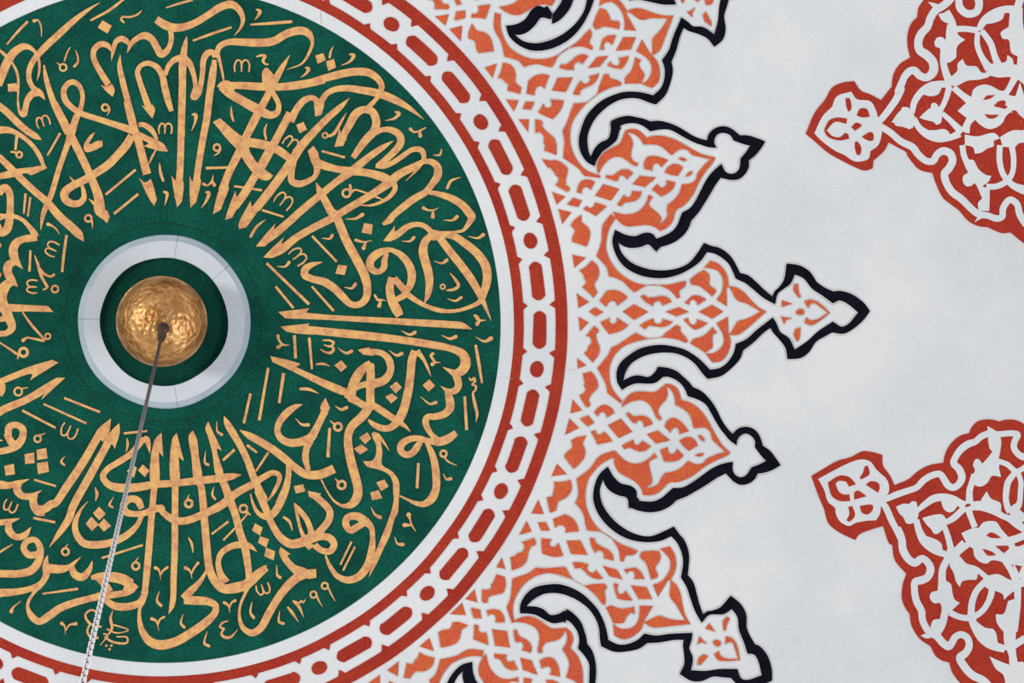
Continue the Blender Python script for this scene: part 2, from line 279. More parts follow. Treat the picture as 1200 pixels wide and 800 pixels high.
CALLI = """# word A left
S A 585,15,3 520,55,18 440,115,32 340,205,40 265,275,40 215,330,36 185,375,34 170,420,32 172,470,30 195,515,30 235,545,34 265,585,3
S A 230,545,34 190,550,42 160,590,36 150,630,34 138,670,36 118,660,22 106,610,13 106,540,12 108,480,14 98,420,15 70,365,14
S A -10,500,44 15,430,50 50,350,50 90,300,46 140,272,38 180,282,26 208,308,18 226,345,16 231,400,14 226,440,11 215,472,3
S A -12,285,14 32,325,20
Q A 45,492 112,485 112,535 48,537
S A 158,130,16 100,190,15 40,260,10
S A 200,122,20 222,118,10 240,155,10 243,215,4
S A 725,-5,14 640,60,16 530,120,12
Q A 600,118 655,150 630,197 573,162
S A 725,130,12 710,115,13 718,100,12 760,100,12 805,85,12 832,60,3
S D 75,130,50 130,165,56 190,185,56 260,180,50 340,150,46 430,95,46 510,45,50 580,30,52 630,65,42 655,130,30 640,185,18 598,238,3
S D 165,185,34 176,245,34 168,300,34 142,345,42 108,362,50 80,320,46 45,262,48 0,238,48 :A 815,218,34 770,255,28 745,310,3
S A 762,270,10 740,240,32 710,226,34 680,245,30 665,290,24 652,355,3
S A 655,300,10 632,268,30 592,258,36 556,284,34 546,320,32 560,370,34 600,440,36 635,495,38
P A 590,498! 628,505 655,492 672,530 660,567! 622,535
S A 705,320,3 700,380,26 715,460,34 745,580,36 775,700,40 800,800,40
S A 780,765,46 700,738,38 600,705,34 470,662,34 430,636,34 388,595,36 372,540,34 390,498,32 425,480,32 462,500,28 484,560,26 476,620,28 450,690,34 425,760,34
S A 258,380,8 268,450,26 310,590,36 360,700,40 400,780,42
S A 412,275,4 395,305,11 378,355,11
O A 370,395 20 12
S A 332,366,6 352,382,12
S A 442,292,4 455,330,11 455,365,14 436,388,16
S A 880,650,40 850,570,36 820,480,32 806,420,30 825,385,28 868,370,30 918,392,34 950,440,36 965,510,40 985,590,38 1005,652,26
P A 830,616! 860,625 890,612 908,640 893,695! 865,662
S A 968,440,24 985,390,28 1020,352,34 1070,340,40 1105,365,38 1130,420,30 1145,500,26 1145,560,30
S D 330,590,20 325,650,44 350,628,48 372,570,36 385,480,34 392,400,40 418,356,44 450,350,38 470,380,34
S A 1095,212,3 1085,260,28 1075,330,40 1070,450,40 1065,600,40 1062,800,42
S B -20,15,50 60,80,54 150,170,54 230,235,52 285,268,44 325,292,3
S B -10,215,60 60,215,50 120,235,38 200,285,34 265,350,34 310,420,36 345,505,24
P B 350,485! 368,512! 245,570! 205,552 110,582 0,600! 0,552! 105,522 250,505
S B -10,420,46 50,480,52 110,540,54 200,630,54 290,710,54 370,780,56 :C 470,95,64 560,175,66 620,235,60 655,285,3
S B 132,260,24 120,372,18
S B 82,385,14 125,390,16
O B 150,408 22 18
M B 335,145 1.4 -20
S B 470,240,20 370,415,16
S B 425,0,46 500,150,56 570,290,60 640,430,60 700,560,60 770,740,72 :C 780,40,86 815,95,50
P C 775,40! 838,42! 858,95! 836,142! 790,95
S B 600,100,48 560,230,60 520,350,44 460,520,42 400,720,44 :C 345,50,40 328,120,28 318,196,3
P B 745,233! 715,245 685,280 658,325 655,365 675,388 735,375 802,342! 800,300! 760,300 715,322 692,325! 715,285
S B 1030,260,60 985,335,66 920,410,64 840,490,64 750,550,60 650,610,60 560,655,60 505,705,66 510,755,60 560,788,56 620,785,50 655,745,44 652,690,34 640,645,24
S B 545,580,6 590,632,24
P B 690,750! 740,775! 800,790 760,830
O B 822,40 25 18
S B 848,35,22 855,60,16 838,103,5
S B 990,-10,50 1030,150,56 1080,300,60 1120,450,62 1150,560,66
P B 1086,592! 1135,625 1180,600 1200,800 1160,720
S B 1060,525,20 825,720,18
S B 1080,715,20 890,870,20
S B -10,710,56 35,665,60 72,700,56 80,800,54 :C 72,130,62 50,195,66 5,215,62 -12,150,30
S C -10,95,60 50,88,34 120,92,34 180,120,32 228,170,38 262,215,50 275,250,64
S C 290,255,50 230,260,58 180,268,52 130,295,64 105,340,70 110,400,68 135,450,46 180,500,3
S C 115,440,50 65,475,70 62,530,66 95,590,56 140,640,3
S C 100,600,50 50,625,76 15,690,84 10,760,84
S B 200,710,20 186,870,16
S B 237,740,18 217,890,16
S C 375,150,26 410,165,15 440,190,12 465,230,4
M C 402,340 1.5 -68
S C 520,235,22 500,380,22 485,525,20
S C 238,355,18 230,520,20
S C 268,390,4 295,460,22 325,560,24 370,640,22
O C 430,657 26 17
S C 335,665,12 365,650,16
S C 310,500,24 350,542,20 400,558,18 428,540,20
M C 248,636 1.4 -88
O C 690,105 26 17
S C 715,110,16 722,150,13 722,185,4
S C -5,315,42 10,318,20
S C -5,550,52 8,555,30
# D
S D 320,0,12 240,20,16 140,52,8
S D 580,182,14 450,225,18 320,272,13
S D 978,145,20 850,155,20 705,165,12
S D 742,62,8 768,75,26 762,98,20 735,132,5
S D 278,245,3 262,330,34 252,400,48 250,600,48 245,780,48 :E 470,200,46 465,400,46 455,560,46 448,640,46
P E 403,488! 435,522 482,520 478,660! 443,702! 430,640
S D 465,400,30 455,480,48 430,650,48 412,800,48 :E 620,220,46 590,400,44 565,570,44 552,650,44
P E 526,490! 548,528 600,510 572,665! 532,706! 527,600
S D 472,385,34 500,310,38 560,282,42 650,282,50 760,286,54 860,275,54 950,225,52 1040,205,54 1095,225,48 1120,280,24 1100,350,20 1050,425,14 950,465,3
S D 487,360,26 505,430,20 520,500,15 528,550,12
S D 500,572,40 640,572,48 780,580,52 900,582,50 1050,565,54 1200,535,48 :F 150,550,48 300,505,52 430,480,52 520,485,52 580,520,46 612,570,40 608,610,38
S F 595,640,32 540,705,22
P D 480,578! 520,540 570,546 600,600 560,620
S D 500,585,30 560,622,56 660,680,60 760,735,64 840,770,50 885,752,40 895,700,34 870,645,34 840,595,30
P D 785,560! 785,480 812,452 855,492! 885,540 880,600 800,600
S D 970,368,3 925,440,32 880,520,46 840,600,48 800,680,48 765,740,54 735,800,56 :E 905,230,52 850,350,54 790,470,50 745,590,54
P E 735,545! 748,582 790,560 735,718! 683,748! 702,655
M D 650,438 1.6 0
S D 745,380,8 780,370,18 805,375,18 790,405,20 805,428,14 828,430,10
S D 1070,452,8 1095,460,24 1080,490,17 1042,518,4
Q F 168,372 222,355 240,402 185,428
Q F 240,412 293,393 308,452 255,475
S F 290,308,4 272,345,14 265,382,17
S F 395,362,10 425,370,24 402,410,16 342,438,4
S F 3,815,50 15,785,50 50,720,46 100,668,44 150,655,36 185,680,40
P F 160,690! 190,660 228,680 210,768! 168,780!
S F 208,680,40 240,632,38 290,602,38 370,590,42 470,602,48 590,625,54 700,668,50 800,725,32 895,798,3
S E 1200,70,54 1100,260,52 1060,330,60 1010,420,60 960,500,52 900,600,56 830,700,50
P E 832,593! 848,634 890,620 850,700 812,770! 763,787! 790,700
P E 683,130! 730,105! 860,215 940,258 925,310 985,410 1020,440 1087,490! 1060,518 1010,518 950,470 880,375 850,320 790,260
S E 910,265,60 980,275,60 1050,290,60 1120,320,56 1190,370,50 1230,410,44
S G 628,-31,3 560,35,38 490,95,44 400,185,50 310,285,56 240,390,58 170,490,58 80,610,58 0,710,56
P I 78,-28! 88,10 160,-14 100,80 50,150! 0,162! 0,120 40,40
Q G 268,150 318,130 342,182 292,206
M G 237,268 1.5 35
M G 190,655 1.8 35
S G 75,140,4 58,185,17 67,245,14
S E 805,25,5 808,80,18 822,128,13
S E 540,82,8 566,82,24 565,125,18 540,190,4
O E 710,302 22 15
S E 733,310,16 722,335,13 690,358,5
S E 635,440,18 780,435,16
S E 620,545,20 645,555,14 675,530,14 685,483,4
S E 680,525,12 692,552,24
S E 632,600,10 655,605,24 640,655,18 605,708,3
S E 825,560,14 1012,588,16
S G 40,720,16 185,765,13
S G 440,325,14 595,368,17
S I 175,100,4 115,150,18 80,210,20
P E 190,506! 226,542 265,520 308,650! 290,692! 260,652
S E 185,150,30 215,148,34 262,175,38 292,215,28 308,250,22
P E 180,190! 250,225 350,275 383,328! 330,325 215,292! 250,275 205,250 150,240
S E 300,320,12 275,365,15 255,410,8
M E 365,172 1.4 0
S E 325,405,8 332,470,20 352,530,15
S E 350,596,12 375,608,22 372,645,16 360,688,4
S G 578,250,52 590,215,46 625,150,52 670,75,56 720,48,48 775,60,52 805,120,54 790,190,54 740,245,54 690,310,46 650,370,36
P G 558,172! 575,215 610,215 585,290! 525,298! 545,230
S G 790,-5,30 740,45,34
S G 790,205,40 850,182,34 910,186,42 958,215,50 970,265,50 930,325,46 870,380,42 815,425,38
S G 800,425,26 850,428,34 920,400,34 980,360,34 1050,315,34 1105,318,38 1125,365,32 1095,430,20 1000,528,3
S G 920,256,3 850,300,36 750,370,46 640,460,56 540,530,46 430,620,48 320,710,50 :I 334,114,50 240,195,52 160,262,30
P I 247,120! 235,165 275,170 175,277! 112,280! 155,225
S G 368,315,46 395,380,60 410,430,50 398,490,34 345,528,38 285,545,46 240,525,46 240,460,40 252,400,40
P G 385,290! 345,325! 370,370 400,385 420,350
S G 390,390,50 450,420,54 540,445,46 640,460,52 740,470,50 850,500,58 910,530,44 932,570,34 905,620,30 850,660,24 770,688,16 680,685,5
S G 1130,388,30 1060,430,48 960,480,54 900,530,60 800,600,50 700,660,48 600,720,48 500,780,50 :I 500,152,48 380,222,48 290,295,54 210,340,40
P I 302,214! 287,260 330,250 250,330 210,356! 162,352! 205,305
S G 402,535,3 430,600,46 465,660,50 510,740,56 :I 640,60,56 720,240,58 790,370,60 840,470,60 860,560,54 848,630,50 800,668,44 745,662,44 700,620,50 640,560,54 570,515,54 490,495,46 440,468,50 445,430,50 490,400,34 558,383,5
O G 606,607 26 16
S G 630,555,18 637,600,20 660,585,13 720,600,13 800,630,13 862,655,5
S G 605,68,3 570,130,18 520,210,22 490,225,18
O G 463,220 17 12
S G 928,62,10 958,72,24 930,105,18 865,122,4
S H 348,178,22 375,198,13 420,185,12 455,165,4
S H 410,185,10 415,222,28
S H 500,352,4 545,350,15 557,318,12
S H 595,572,20 620,525,18 685,500,5
S G 600,780,4 670,775,15 712,752,24
S H 440,395,30 490,398,42 530,432,50 530,490,54 490,550,44 450,600,44 380,640,48 300,700,48 230,760,44 :J 210,100,46 163,130,20
S H 460,600,24 530,612,36 620,640,46 700,690,52 750,750,54 :J 760,75,52 735,130,34 700,170,22 640,182,18 540,188,24
S H 435,705,22 465,720,13 505,720,11 535,705,4
S H 500,720,10 498,765,28
S J 570,102,4 630,102,15 660,80,26
S J 225,215,52 270,190,46 330,145,40 390,130,34 440,140,34 480,172,36 505,200,40
P J 165,242! 205,190 245,138! 245,185 265,210 215,245!
S J 490,205,44 450,240,50 433,310,60 448,380,58 470,460,58 475,540,50 462,610,34 442,660,3
S J 530,200,50 620,320,52 700,420,54 770,520,52 820,615,40 850,680,26 890,775,3
S J 555,195,40 640,210,46 720,262,54 800,330,56 852,410,60 862,500,58 842,580,50 820,640,36 740,685,26 640,710,24 540,705,30 440,670,30 360,622,36 300,575,40
S J 235,302,26 195,302,38 130,325,54 80,375,54 85,425,50 130,448,38 170,420,42 175,370,40 192,325,26
S J 225,302,30 285,335,44 338,400,52 358,470,56 345,540,48 310,585,44
S J 225,485,50 210,560,54 225,640,60 255,700,66 278,742,52
S J 240,490,40 290,550,46 320,590,44 255,635,36
S J 290,242,4 345,242,15 372,218,22
S J 735,210,4 800,222,15 835,200,26
S J 505,375,4 560,390,15 592,370,24
S J 612,455,4 650,500,20 670,540,22 640,565,20 590,572,12
O J 565,548 15 12
S J 595,628,4 650,642,14 688,620,20
S J 110,605,16 130,635,18 150,635,13 185,640,4
S J 150,640,12 140,675,28
S J 785,742,20 800,768,16 855,772,4
S J 815,772,12 795,800,24
S I 783,235,20 830,248,13 890,238,4
S I 850,250,12 835,288,28
Q I 838,122 897,130 888,198 822,185
S I 715,95,4 780,92,15 828,65,26
S I 555,222,4 610,225,15 624,205,22
S I 255,412,4 310,412,15 335,385,22
S I 705,550,4 755,558,16 780,530,24
Q I 665,400 725,408 708,470 645,460
S I 490,208,16 655,380,16
S I 185,390,18 470,665,20
S I 245,545,17 365,690,17
S I 488,545,15 635,710,18
M I 400,342 1.75 52
# K
P K 150,145! 357,120! 335,150! 500,165 840,182 1086,194 1306,206 1386,216 1450,262! 1286,252 1086,240 840,222 500,200 195,188!
P K 163,243! 358,222! 335,257! 420,265 420,290 280,290 200,275!
S K 330,262,50 500,280,54 750,305,54 960,330,50 1200,368,50 :L 620,390,46 695,425,58 718,480,70 700,530,66 650,555,50 605,535,24 566,514,3
S L 640,550,40 665,600,50 668,645,46 640,675,44 598,672,30 550,640,3
S L 590,670,24 605,710,50 615,760,56 :N 610,110,54 570,145,50 510,160,44 462,162,40 450,190,44 462,235,40 490,280,34 525,312,38
S N 655,268,40 600,308,56 540,328,56 470,322,38 400,305,40 340,312,42 290,345,50 285,390,46 320,415,44 365,400,46 395,360,46 420,325,30
S N 455,330,24 490,400,42 510,470,48 520,550,52 520,640,52 490,710,56 440,745,42 380,738,28 330,715,16 275,690,10
S L 285,270,3 345,297,18 378,282,24
S L 555,300,3 615,324,18 652,310,24
S L 205,402,3 258,436,18 290,424,24
S L 785,312,3 845,342,17 888,322,30
S L 780,170,18 800,178,12 812,200,14 855,200,4
S L 812,205,12 795,222,24
S L 478,438,14 498,425,22
S L 485,440,15 505,470,18 515,480,13 550,484,4
S L 515,485,13 495,495,26
S L 785,365,18 805,480,22 828,622,15
S L 740,585,8 755,602,13 775,588,18 780,610,16 760,632,9 785,640,16 785,665,14 768,685,14 772,725,20 785,780,22 795,830,18 787,882,4
S L 712,710,18 :N 725,250,20
S K 545,385,3 605,420,18 640,408,22
S K 257,300,20 265,455,20
S K 357,325,20 375,528,15
S K 147,305,22 155,335,15 178,362,15 225,368,4
S K 175,365,13 148,380,26
S K 445,335,11 490,335,13 520,350,18 500,375,16 455,365,7
S K 505,372,15 520,395,18 500,418,20 460,412,13 432,395,7
S K 408,495,13 450,492,17 495,508,4
Q K 572,468 610,512 570,546 525,502
S K 298,660,18 350,662,22 420,690,4
S K 82,518,18 :Q 250,185,20
S Q 192,5,18 147,205,18
S K 185,555,22 155,755,18
P K 95,440! 210,465 298,492! 268,514! 440,590 640,682 600,705 400,622 250,545 110,480!
S K 600,695,44 750,780,48 :N 90,85,46 200,150,46 270,195,40 320,230,20 348,262,3
P K 620,690! 690,720! 665,765! 615,742!
S K 752,488,36 695,550,62 655,620,64 640,690,60 650,725,48
S K 765,490,52 768,580,56 765,700,56 768,800,56 :Q 995,90,60 940,160,60 870,225,56 845,290,54 850,380,58 870,480,60 895,570,60 912,650,60 900,710,62 862,750,48 810,757,24 750,722,14 700,650,11 665,580,11
P K 752,468! 795,512 775,545 720,520
S K 640,665,40 720,632,40 790,625,56 860,600,56 900,540,48 892,470,50 850,425,40 780,410,38 710,412,30
P K 680,398! 765,380! 748,405 800,412 790,435 720,432!
Q K 940,610 978,650 935,690 895,645
Q K 910,690 950,720 905,758 865,712
S K 1065,405,50 1045,460,54 1035,560,54 1022,660,56 1000,760,58 :N 300,120,60 270,180,60 210,235,44 150,235,42 100,210,34 65,180,14
S K 1078,405,40 1120,460,24 1150,520,18 1172,578,3
Q K 1160,595 1200,640 1155,678 1115,635
S N 415,25,3 480,75,16 518,65,22
Q N 60,265 85,305 45,345 5,300
Q N 20,345 65,380 10,415 -30,375
P N 88,270! 110,262 135,280 150,330 160,400 155,470 165,490 230,530 270,590 275,650 270,720 265,800 :R 585,160 555,270 510,360 470,450 412,552! 440,430 490,300 530,200 565,100 580,20 :N 232,660 230,600 200,545 120,510 60,495 30,458! 90,455 115,420 118,350 95,300
S N 130,282,24 165,325,18 207,388,3
Q N 175,580 202,628 152,658 120,600
Q N 135,652 160,705 92,720 80,668
S R 427,80,3 455,130,17 488,148,26
O N 570,408 21 16
S N 575,430,13 600,460,13 660,488,4
S N 567,542,4 590,578,15 618,575,24
S N 402,470,18 393,640,20
S R 680,132,32 688,160,13 700,200,12 727,242,4
S R 700,200,12 650,200,28
S R 585,278,4 605,325,14 640,330,26
S R 385,170,60 330,140,52 270,152,48 258,195,46 290,235,44 335,212,46 385,185,40
S R 385,170,60 428,215,40 438,280,34 430,380,50 405,470,54 345,545,52 270,568,46 200,540,36 150,470,26 122,402,12
S R 297,310,14 222,465,14
S R 320,345,14 240,505,14
N V 668,290,12 700,330,20 742,392,3
N V 708,252,16 745,290,20 778,362,3
N V 722,256,14 745,266,14 760,250,12 772,260,12 790,238,5
C V 842,208 21 14
N V 862,210,14 878,250,12 904,292,3
C V 918,150 21 14
N V 938,155,14 958,200,12 988,252,3
S Q 540,78,3 490,95,36 430,140,50 385,200,44 372,260,40 400,310,46 460,335,52 530,328,56 595,300,60 630,245,50 670,165,46 692,120,50
P Q 693,33! 725,100! 705,132 660,115! 662,85
S Q 592,320,50 565,380,44 560,440,44 580,520,30
S Q 120,250,4 180,285,44 270,335,50 350,385,52 420,440,52 490,500,50 560,545,54 640,550,60 710,528,60 752,508,58
S Q 450,480,40 445,560,38 425,650,50 380,745,50 :U 655,80,46 620,165,50 570,240,50 530,262,40 470,232,28 435,165,18 420,105,8
O Q 802,617 26 18
S Q 757,572,4 785,605,18
O Q 777,228 25 18
S Q 722,185,4 755,212,18
S Q 758,88,3 800,112,18 835,100,24
S Q 492,170,3 535,212,17 578,215,24
S Q 722,235,20 710,432,22
S Q 175,355,20 235,400,14
S Q 308,405,18 228,525,14
S Q 85,380,18 8,450,16
Q Q 545,612 558,660 495,675 482,625
S W 928,157,4 950,205,42 1030,340,46 1080,440,46 1140,600,50 1200,720,50 :U 470,80,50 520,200,50 565,310,44 625,400,52 690,440,58 760,430,64 820,405,70
S W 1045,548,3 980,560,44 880,575,50 740,590,50 600,605,46 460,615,50 330,635,56 220,635,56 150,610,46 118,560,42 150,510,40 230,460,42 310,405,42 360,345,40 395,305,36
P W 398,288! 425,298 438,350 432,410! 420,380 398,335 375,340
S Q 305,728,3 345,670,24 380,600,28 385,555,34 345,535,36 275,568,42 210,610,48 100,670,50 0,750,56 :b 820,228,50 700,278,50 640,288,50 580,272,50 530,238,42 490,195,40
P b 440,180! 518,178! 535,205 500,225 440,220
S b 510,190,24 450,215,48 390,235,40 330,240,40 270,225,48 257,180,48 300,140,46 350,150,50 378,205,40
S b 380,245,30 350,310,34 290,372,44 200,422,48 100,445,50 0,440,50 :Z 535,298,48 505,240,42 505,180,36 540,100,18 590,40,3
P W 510,268! 522,430! 492,395! 488,620 442,620 462,320
S W 465,600,46 455,700,42 :b 440,300,44 425,480,46 410,650,46 400,750,42 :c 400,180,44 382,255,38 365,300,22 362,370,28 380,450,42 430,520,58 500,545,64 600,525,60 700,470,60 800,400,56 870,325,46 870,280,44 820,255,52 740,248,58 660,245,54
P W 612,268! 660,458! 625,430! 625,620 580,620 582,310
S W 602,600,44 :b 600,300,44 598,500,44 590,700,42 :c 590,200,40 580,280,36 557,340,3
P W 718,252! 745,300 760,420 780,600 735,600 710,420 692,290
S W 757,590,44 :b 775,60,46 795,250,50 812,450,50 830,600,52 862,680,56 920,738,60 1000,735,70 1080,710,66 :U 480,635,58 528,600,44
P U 530,576! 525,632! 430,712
S c 655,235,50 700,190,50 760,130,34 800,70,20 820,10,10
S b 1150,492,3 1100,455,36 1050,445,46 970,460,42 905,510,38 890,570,36 905,640,46 940,700,60
P W 822,192! 915,388! 880,375 925,560 880,560 850,400 820,290 803,240
S W 905,550,48 955,680,54 :b 960,130,56 1000,230,50 1040,380,50 1065,450,52 1085,560,48 1095,640,44 :U 408,700,44 385,770,22 :V 355,270,18 345,350,20 370,430,34 430,465,46 490,430,50 540,340,52 600,240,52 660,160,56 740,90,60 800,70,56 860,65,56
P V 860,38! 862,95! 800,100 800,45
P U 620,460! 690,510! 668,515 720,580 800,612 760,680 700,630 640,560 612,500
S Y 680,250,50 560,460,54 440,640,54 370,740,50 :Z 345,60,54 290,95,54 240,85,52 218,30,48 210,0,44
P Y 743,172! 730,270 686,330! 665,300 610,350 660,240
P Y 798,203! 803,260 768,378! 750,345 690,380 690,340 750,250
S Y 720,340,50 600,560,54 490,760,52 :Z 460,160,50 400,250,38 330,348,3
S Y -10,615,62 60,620,44 120,605,38 195,578,3
S Y 125,610,44 115,650,54 150,690,46 210,690,38 278,653,3
S Y 235,680,40 222,740,50 255,795,54 300,800,50
S Y 55,285,46 62,230,48 105,215,42 150,240,46 150,300,50 115,350,56 60,380,46 -10,395,42
S Y 45,270,46 75,330,50 100,350,50
S Y -10,318,18 18,320,5
Q Y 228,400 232,470 170,478 163,412
Q Y 310,370 318,440 250,450 245,382
Q Y 320,460 328,530 255,545 247,472
Q Y 92,475 100,545 38,555 28,490
M Y 460,262 -1.7 25
S Y 434,425,3 410,462,16 432,485,14
O Y 252,308 22 14
S Y 265,285,12 305,272,4
S Y 430,35,15 670,130,16
S Y 292,75,13 578,205,16
S Y 148,118,16 372,235,16
S Y 228,582,14 375,625,15
S Y 830,272,16 985,256,14
S Y 850,305,8 855,345,18 845,395,6
S b 65,60,6 78,105,22 68,155,4
S b 190,125,4 162,180,16 182,195,16
S W 880,195,6 885,260,14 912,280,22
S W 805,390,4 802,470,16 822,482,20
S W 998,382,17 922,455,14
S b 862,58,4 850,110,16 868,140,18
O b 692,170 24 18
S b 695,110,4 680,145,12
Q W 385,480 430,520 400,565 352,520
Q W 315,485 345,500 325,570 278,525
Q b 93,190 137,240 93,282 50,235
Q b 40,258 90,310 45,355 3,305
Q b 125,270 172,320 125,358 85,315
S b 385,448,14 110,535,15
O b 338,588 24 16
S b 358,528,4 330,565,12
S b 690,395,8 712,440,18 722,500,5
S b 470,600,24 492,615,15 505,682,3
S b 500,650,13 520,620,14 548,598,20
S b 670,600,24 700,620,15 715,672,3
S b 710,640,13 730,600,14 755,568,20
S c 445,370,22 475,385,15 492,450,3
S c 485,410,13 500,375,13 528,358,16
S c 930,262,22 955,278,14 970,330,3
S c 965,295,13 980,262,13 1003,248,20
S a 412,400,24 432,418,12 438,478,3
S a 440,450,9 465,412,12 508,403,24
S U 272,290,16 160,375,14
S U 400,240,10 330,320,13 242,412,14
O U 373,205 25 16
S U 390,225,22 422,248,6
S U 638,258,14 680,290,20 702,350,6
Q U 450,302 503,330 485,385 430,350
Q U 485,388 545,410 525,465 470,432
Q U 525,465 585,490 575,550 512,522
S U 596,580,4 600,650,17 618,665,22
M U 507,745 -1.4 -15
S U 713,165,4 740,205,32 792,270,36 822,340,40 830,385,50
S U 716,175,10 735,260,20 755,340,22 775,390,30
P U 805,85! 895,105! 875,125 850,140 812,125!
S U 840,110,44 900,160,46 950,220,46 945,280,48 900,340,48 860,385,54
S U 820,410,60 890,392,46 950,400,50 980,445,46 955,488,44 900,485,40 850,450,44
P U 770,440! 810,482! 850,448
S V 272,385,7 235,395,14 215,425,14 245,437,13
S V 245,435,12 225,470,17 250,495,20 290,490,17 335,440,3
S V 430,258,6 420,330,16 442,362,20
S V 615,318,4 612,390,18 640,402,20
S V 130,455,4 112,535,18 142,552,20
S c 495,185,4 480,250,17 507,282,20
S c 655,338,4 640,400,16 662,427,20
S a 610,95,24 660,88,50 740,90,66 820,105,70 880,140,66
P a 860,100! 928,155! 890,198 820,218 840,130
S a 890,160,50 840,195,44 770,208,44 700,215,50 600,235,44 500,262,48 400,300,50 330,350,52 260,388,46 210,350,44 185,290,22 195,245,22 220,205,20 :Z 235,640,28 280,590,38 310,530,46 308,480,50 308,440,30 320,403,6
S a 660,100,40 700,140,50 735,190,50
S c 75,205,30 140,250,40 200,285,50 290,288,50 360,262,44 400,200,30
S Z -10,655,56 120,645,44 220,620,38 285,580,30
S Z 330,490,60 400,495,56 460,482,36 500,450,22 542,413,3
S Z 480,480,36 500,530,50 550,548,52 598,500,36 618,440,6
S Z 255,395,44 195,400,46 158,355,42 180,310,42 235,300,38 268,350,44 262,430,50 215,500,54 130,525,50 0,525,50
S Z -10,185,40 60,175,36 132,155,5
S Z 60,180,40 60,235,50 110,280,42 168,265,42 207,213,5
M Z 68,78 -1.4 25
S Z 222,152,17 370,182,17
S Z 85,328,4 40,355,14 0,380,15
O Z 438,378 23 16
S Z 458,325,4 432,355,12
S Z 285,660,12 515,628,18
S Z 140,708,4 90,750,14 75,778,26
S a 660,330,13 610,312,13 572,345,16 600,400,17 680,425,14
S a 600,410,13 585,455,15 610,495,18 660,498,14
S a 755,315,4 740,370,18 750,430,18 728,475,12
S a 760,410,12 860,445,8 780,465,10 720,440,14
S a 700,490,12 755,525,16 850,530,14 850,495,12 780,490,9
S a 670,548,5 720,480,13 690,470,9
Q a 735,565 745,573 733,585 722,575
Q a 712,540 722,550 712,560 702,550
Q a 745,540 756,550 745,560 735,550
P X 45,90! 320,105! 358,145! 200,142 60,135
S X 10,0,62 15,80,70 58,180,62 80,250,52 40,288,38 -10,290,40
S X -10,195,36 60,185,40
S X 150,145,10 210,230,18 280,310,15 296,335,18 230,325,15 180,318,13 155,335,24
O X 320,308 18 12
S X -10,345,10 60,390,14 110,425,18
O X 157,415 28 20
S X 125,420,12 118,460,10
P X 350,465! 390,485! 200,603! 215,560 20,625! 0,590! 200,510
P X 380,585! 437,585! 275,735! 296,688 250,705 200,700 310,625
S X 290,670,50 160,740,48 20,800,50 :Y -10,140,44
S X -10,600,60 10,660,56 -10,700,50
O X 122,678 26 14
S X 140,660,12 188,650,5
P J 470,170! 520,168 560,190 550,225 500,238 465,215"""
